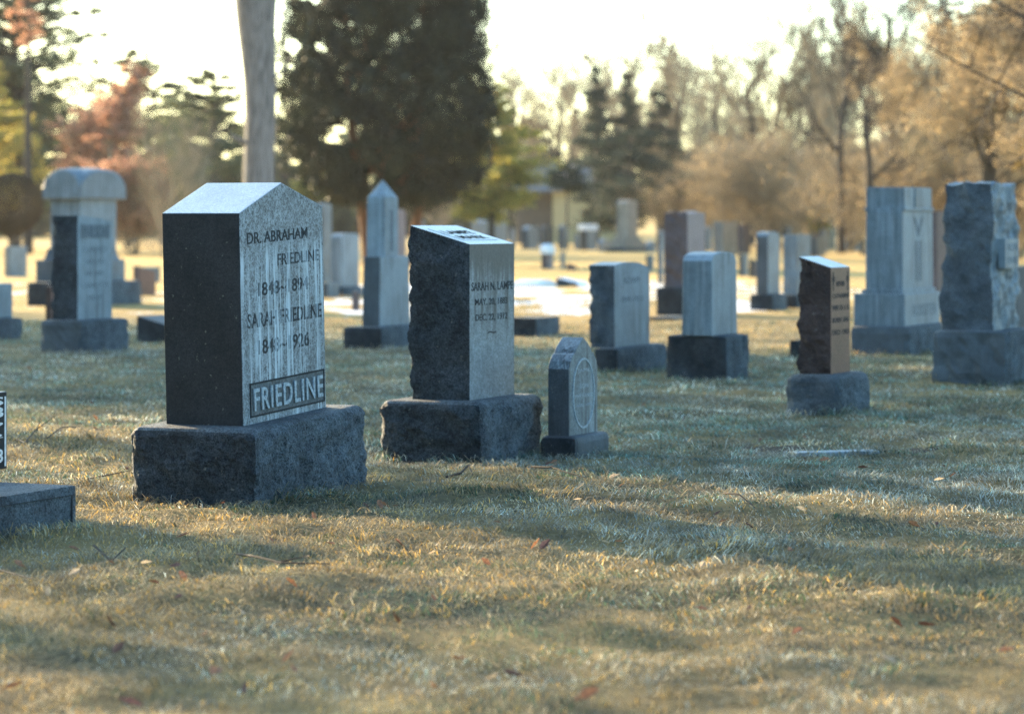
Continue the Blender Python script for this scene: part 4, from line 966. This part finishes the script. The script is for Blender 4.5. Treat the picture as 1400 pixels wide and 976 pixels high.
LP = [(430, 716, 0), (541, 716, 0), (520, 712, 0), (370, 752, 0), (452, 758, 0), (420, 771, 1), (300, 720, 1), (250, 800, 0), (240, 790, 2), (102, 797, 1), (200, 790, 1), (272, 765, 2), (670, 716, 1), (680, 733, 0), (697, 730, 0), (733, 760, 0), (628, 903, 0), (672, 937, 1),
      (664, 782, 0), (398, 823, 0), (757, 637, 0), (750, 641, 2), (745, 760, 2), (793, 685, 1), (790, 700, 1), (960, 788, 1), (958, 842, 0), (1241, 578, 0), (1148, 600, 2), (1215, 922, 1), (1200, 720, 1), (400, 930, 0), (395, 918, 0), (60, 530, 0), (40, 505, 0), (115, 560, 2), (130, 575, 0),
      (1180, 655, 2), (1090, 870, 0), (870, 795, 2), (1100, 640, 2), (840, 660, 1), (500, 715, 2), (590, 770, 1), (330, 850, 1), (1330, 560, 2), (1290, 650, 2), (935, 575, 2), (880, 560, 2), (1040, 600, 2), (280, 878, 0), (150, 865, 2)]
for _ in range(60):
    py = 560+416*rng.random()**1.3; LP.append((rng.uniform(10, 1390), py, rng.choice([0, 0, 1, 2, 2])))
LP = [q_ for q_ in LP if not any(abs((gx(q_[0], gy(q_[1]))-f[0])*f[2]+(gy(q_[1])-f[1])*f[3]) < f[4]+.06 and abs(-(gx(q_[0], gy(q_[1]))-f[0])*f[3]+(gy(q_[1])-f[1])*f[2]) < f[5]+.06 for f in FOOT)]
NH = 52
for px, py, k in LP:
    Y = gy(py); x = gx(px, Y)
    o = protos[k] if not used[k] else protos[k].copy()
    if used[k]: COL.objects.link(o)
    used[k] = 1
    s_ = rng.uniform(.028, .06)*(1.25 if py > 850 else 1); o.scale = (s_, s_, s_)
    o.location = (x, Y, float(ground_h(x, Y))+.030); o.rotation_euler = (rng.uniform(-.9, .9), rng.uniform(-.7, .7), rng.uniform(0, 6.3))
    where = ('in front of the brown slant topped gravestone' if px > 1000 and py < 740 else 'in the open grass at the lower right' if px > 780 else 'in front of the small pointed gravestone' if px > 730 and py < 700 else
             'left of the big gabled gravestone' if px < 180 and py < 700 else 'below the slant topped gravestone' if px > 505 and py < 790 else 'in front of the big gabled gravestone' if px > 285 and py < 800 else
             'at the bottom of the view' if py > 860 else 'near the low black lettered gravestone')
    tag(o, labs[k]+where, 'leaf', 'dead leaves scattered on the lawn')
M_TWIG = simple('twig_bark', (.02, .016, .014), (.06, .045, .035), 40, .9)
def twig(label, pts, r=.006, forks=()):
    P = []
    for px, py, dz in pts:
        Y = gy(py); P.append(Vector((gx(px, Y), Y, float(ground_h(gx(px, Y), Y))+.028+dz)))
    c = P[0].copy(); root_z = c.copy()
    segs = []
    def chain(Q, r0):
        for i in range(len(Q)-1):
            a, b = Q[i], Q[i+1]; k = 3
            for j_ in range(k):
                u, v = a.lerp(b, j_/k), a.lerp(b, (j_+1)/k)
                ra = r0*(1-.6*(i+j_/k)/(len(Q)-1)); segs.append((*(u-c), *(v-c), ra, ra*.92))
    chain(P, r)
    for f in forks:
        Q = []
        for px, py, dz in f:
            Y = gy(py); Q.append(Vector((gx(px, Y), Y, float(ground_h(gx(px, Y), Y))+.028+dz)))
        chain(Q, r*.6)
    o = tubes('fallen_twig', segs, M_TWIG, None); o.location = c
    tag(o, label, 'twig')
twig('thin forked twig standing up from the grass behind the low black lettered gravestone', [(10, 600, 0), (34, 612, 0), (48, 604, .03), (76, 600, .10)], .006, [[(50, 600, .02), (56, 598, .08)]])
twig('spindly twig with side shoots left of the big gabled gravestone', [(64, 608, 0), (85, 600, .03), (110, 594, .02)], .005, [[(82, 602, .02), (95, 592, .05)]])
twig('curved dark twig on the grass below the second gravestone', [(610, 661, 0), (630, 659, .01), (641, 652, .02), (646, 663, 0)], .008)
twig('long thin twig lying in front of the small pointed gravestone', [(726, 652, 0), (755, 656, .01), (775, 660, 0), (802, 664, 0)], .006, [[(752, 656, .01), (762, 650, .03)]])
twig('long twig in the grass below the big gabled gravestone', [(322, 768, 0), (345, 780, .01), (385, 790, 0), (450, 795, 0)], .006, [[(380, 788, 0), (420, 786, .02)]])
twig('dark twig at the lower left edge', [(-10, 790, .02), (10, 797, .02), (45, 812, 0)], .006)
twig('short twig left of the big gabled gravestone base', [(120, 656, 0), (150, 652, .02), (178, 648, .01)], .005)
twig('crooked twig in the grass at the lower left', [(128, 760, .02), (152, 772, .0), (172, 764, .02)], .006)
twig('thin twig lying on matted grass at the right of the middle', [(990, 690, 0), (1010, 700, .01), (1032, 706, 0)], .006, [[(985, 745, 0), (1010, 765, 0)]])

# ---------------------------------------------------------------- air
hz = [(x, y, z) for x in (-420, 420) for y in (-70, 620) for z in (-1.5, 48)]
m, n, out = mat('pale_air'); pv = N(n, 'VolumePrincipled'); pv.inputs['Color'].default_value = (.95, .97, 1, 1); pv.inputs['Density'].default_value = .00013; pv.inputs['Anisotropy'].default_value = .3
n.links.new(pv.outputs[0], out.inputs['Volume'])
hzo = mesh_obj('haze', hz, [(0, 1, 3, 2), (4, 6, 7, 5), (0, 4, 5, 1), (2, 3, 7, 6), (0, 2, 6, 4), (1, 5, 7, 3)], m)
tag(hzo, 'thin pale morning haze over the cemetery', None, None, 'stuff')
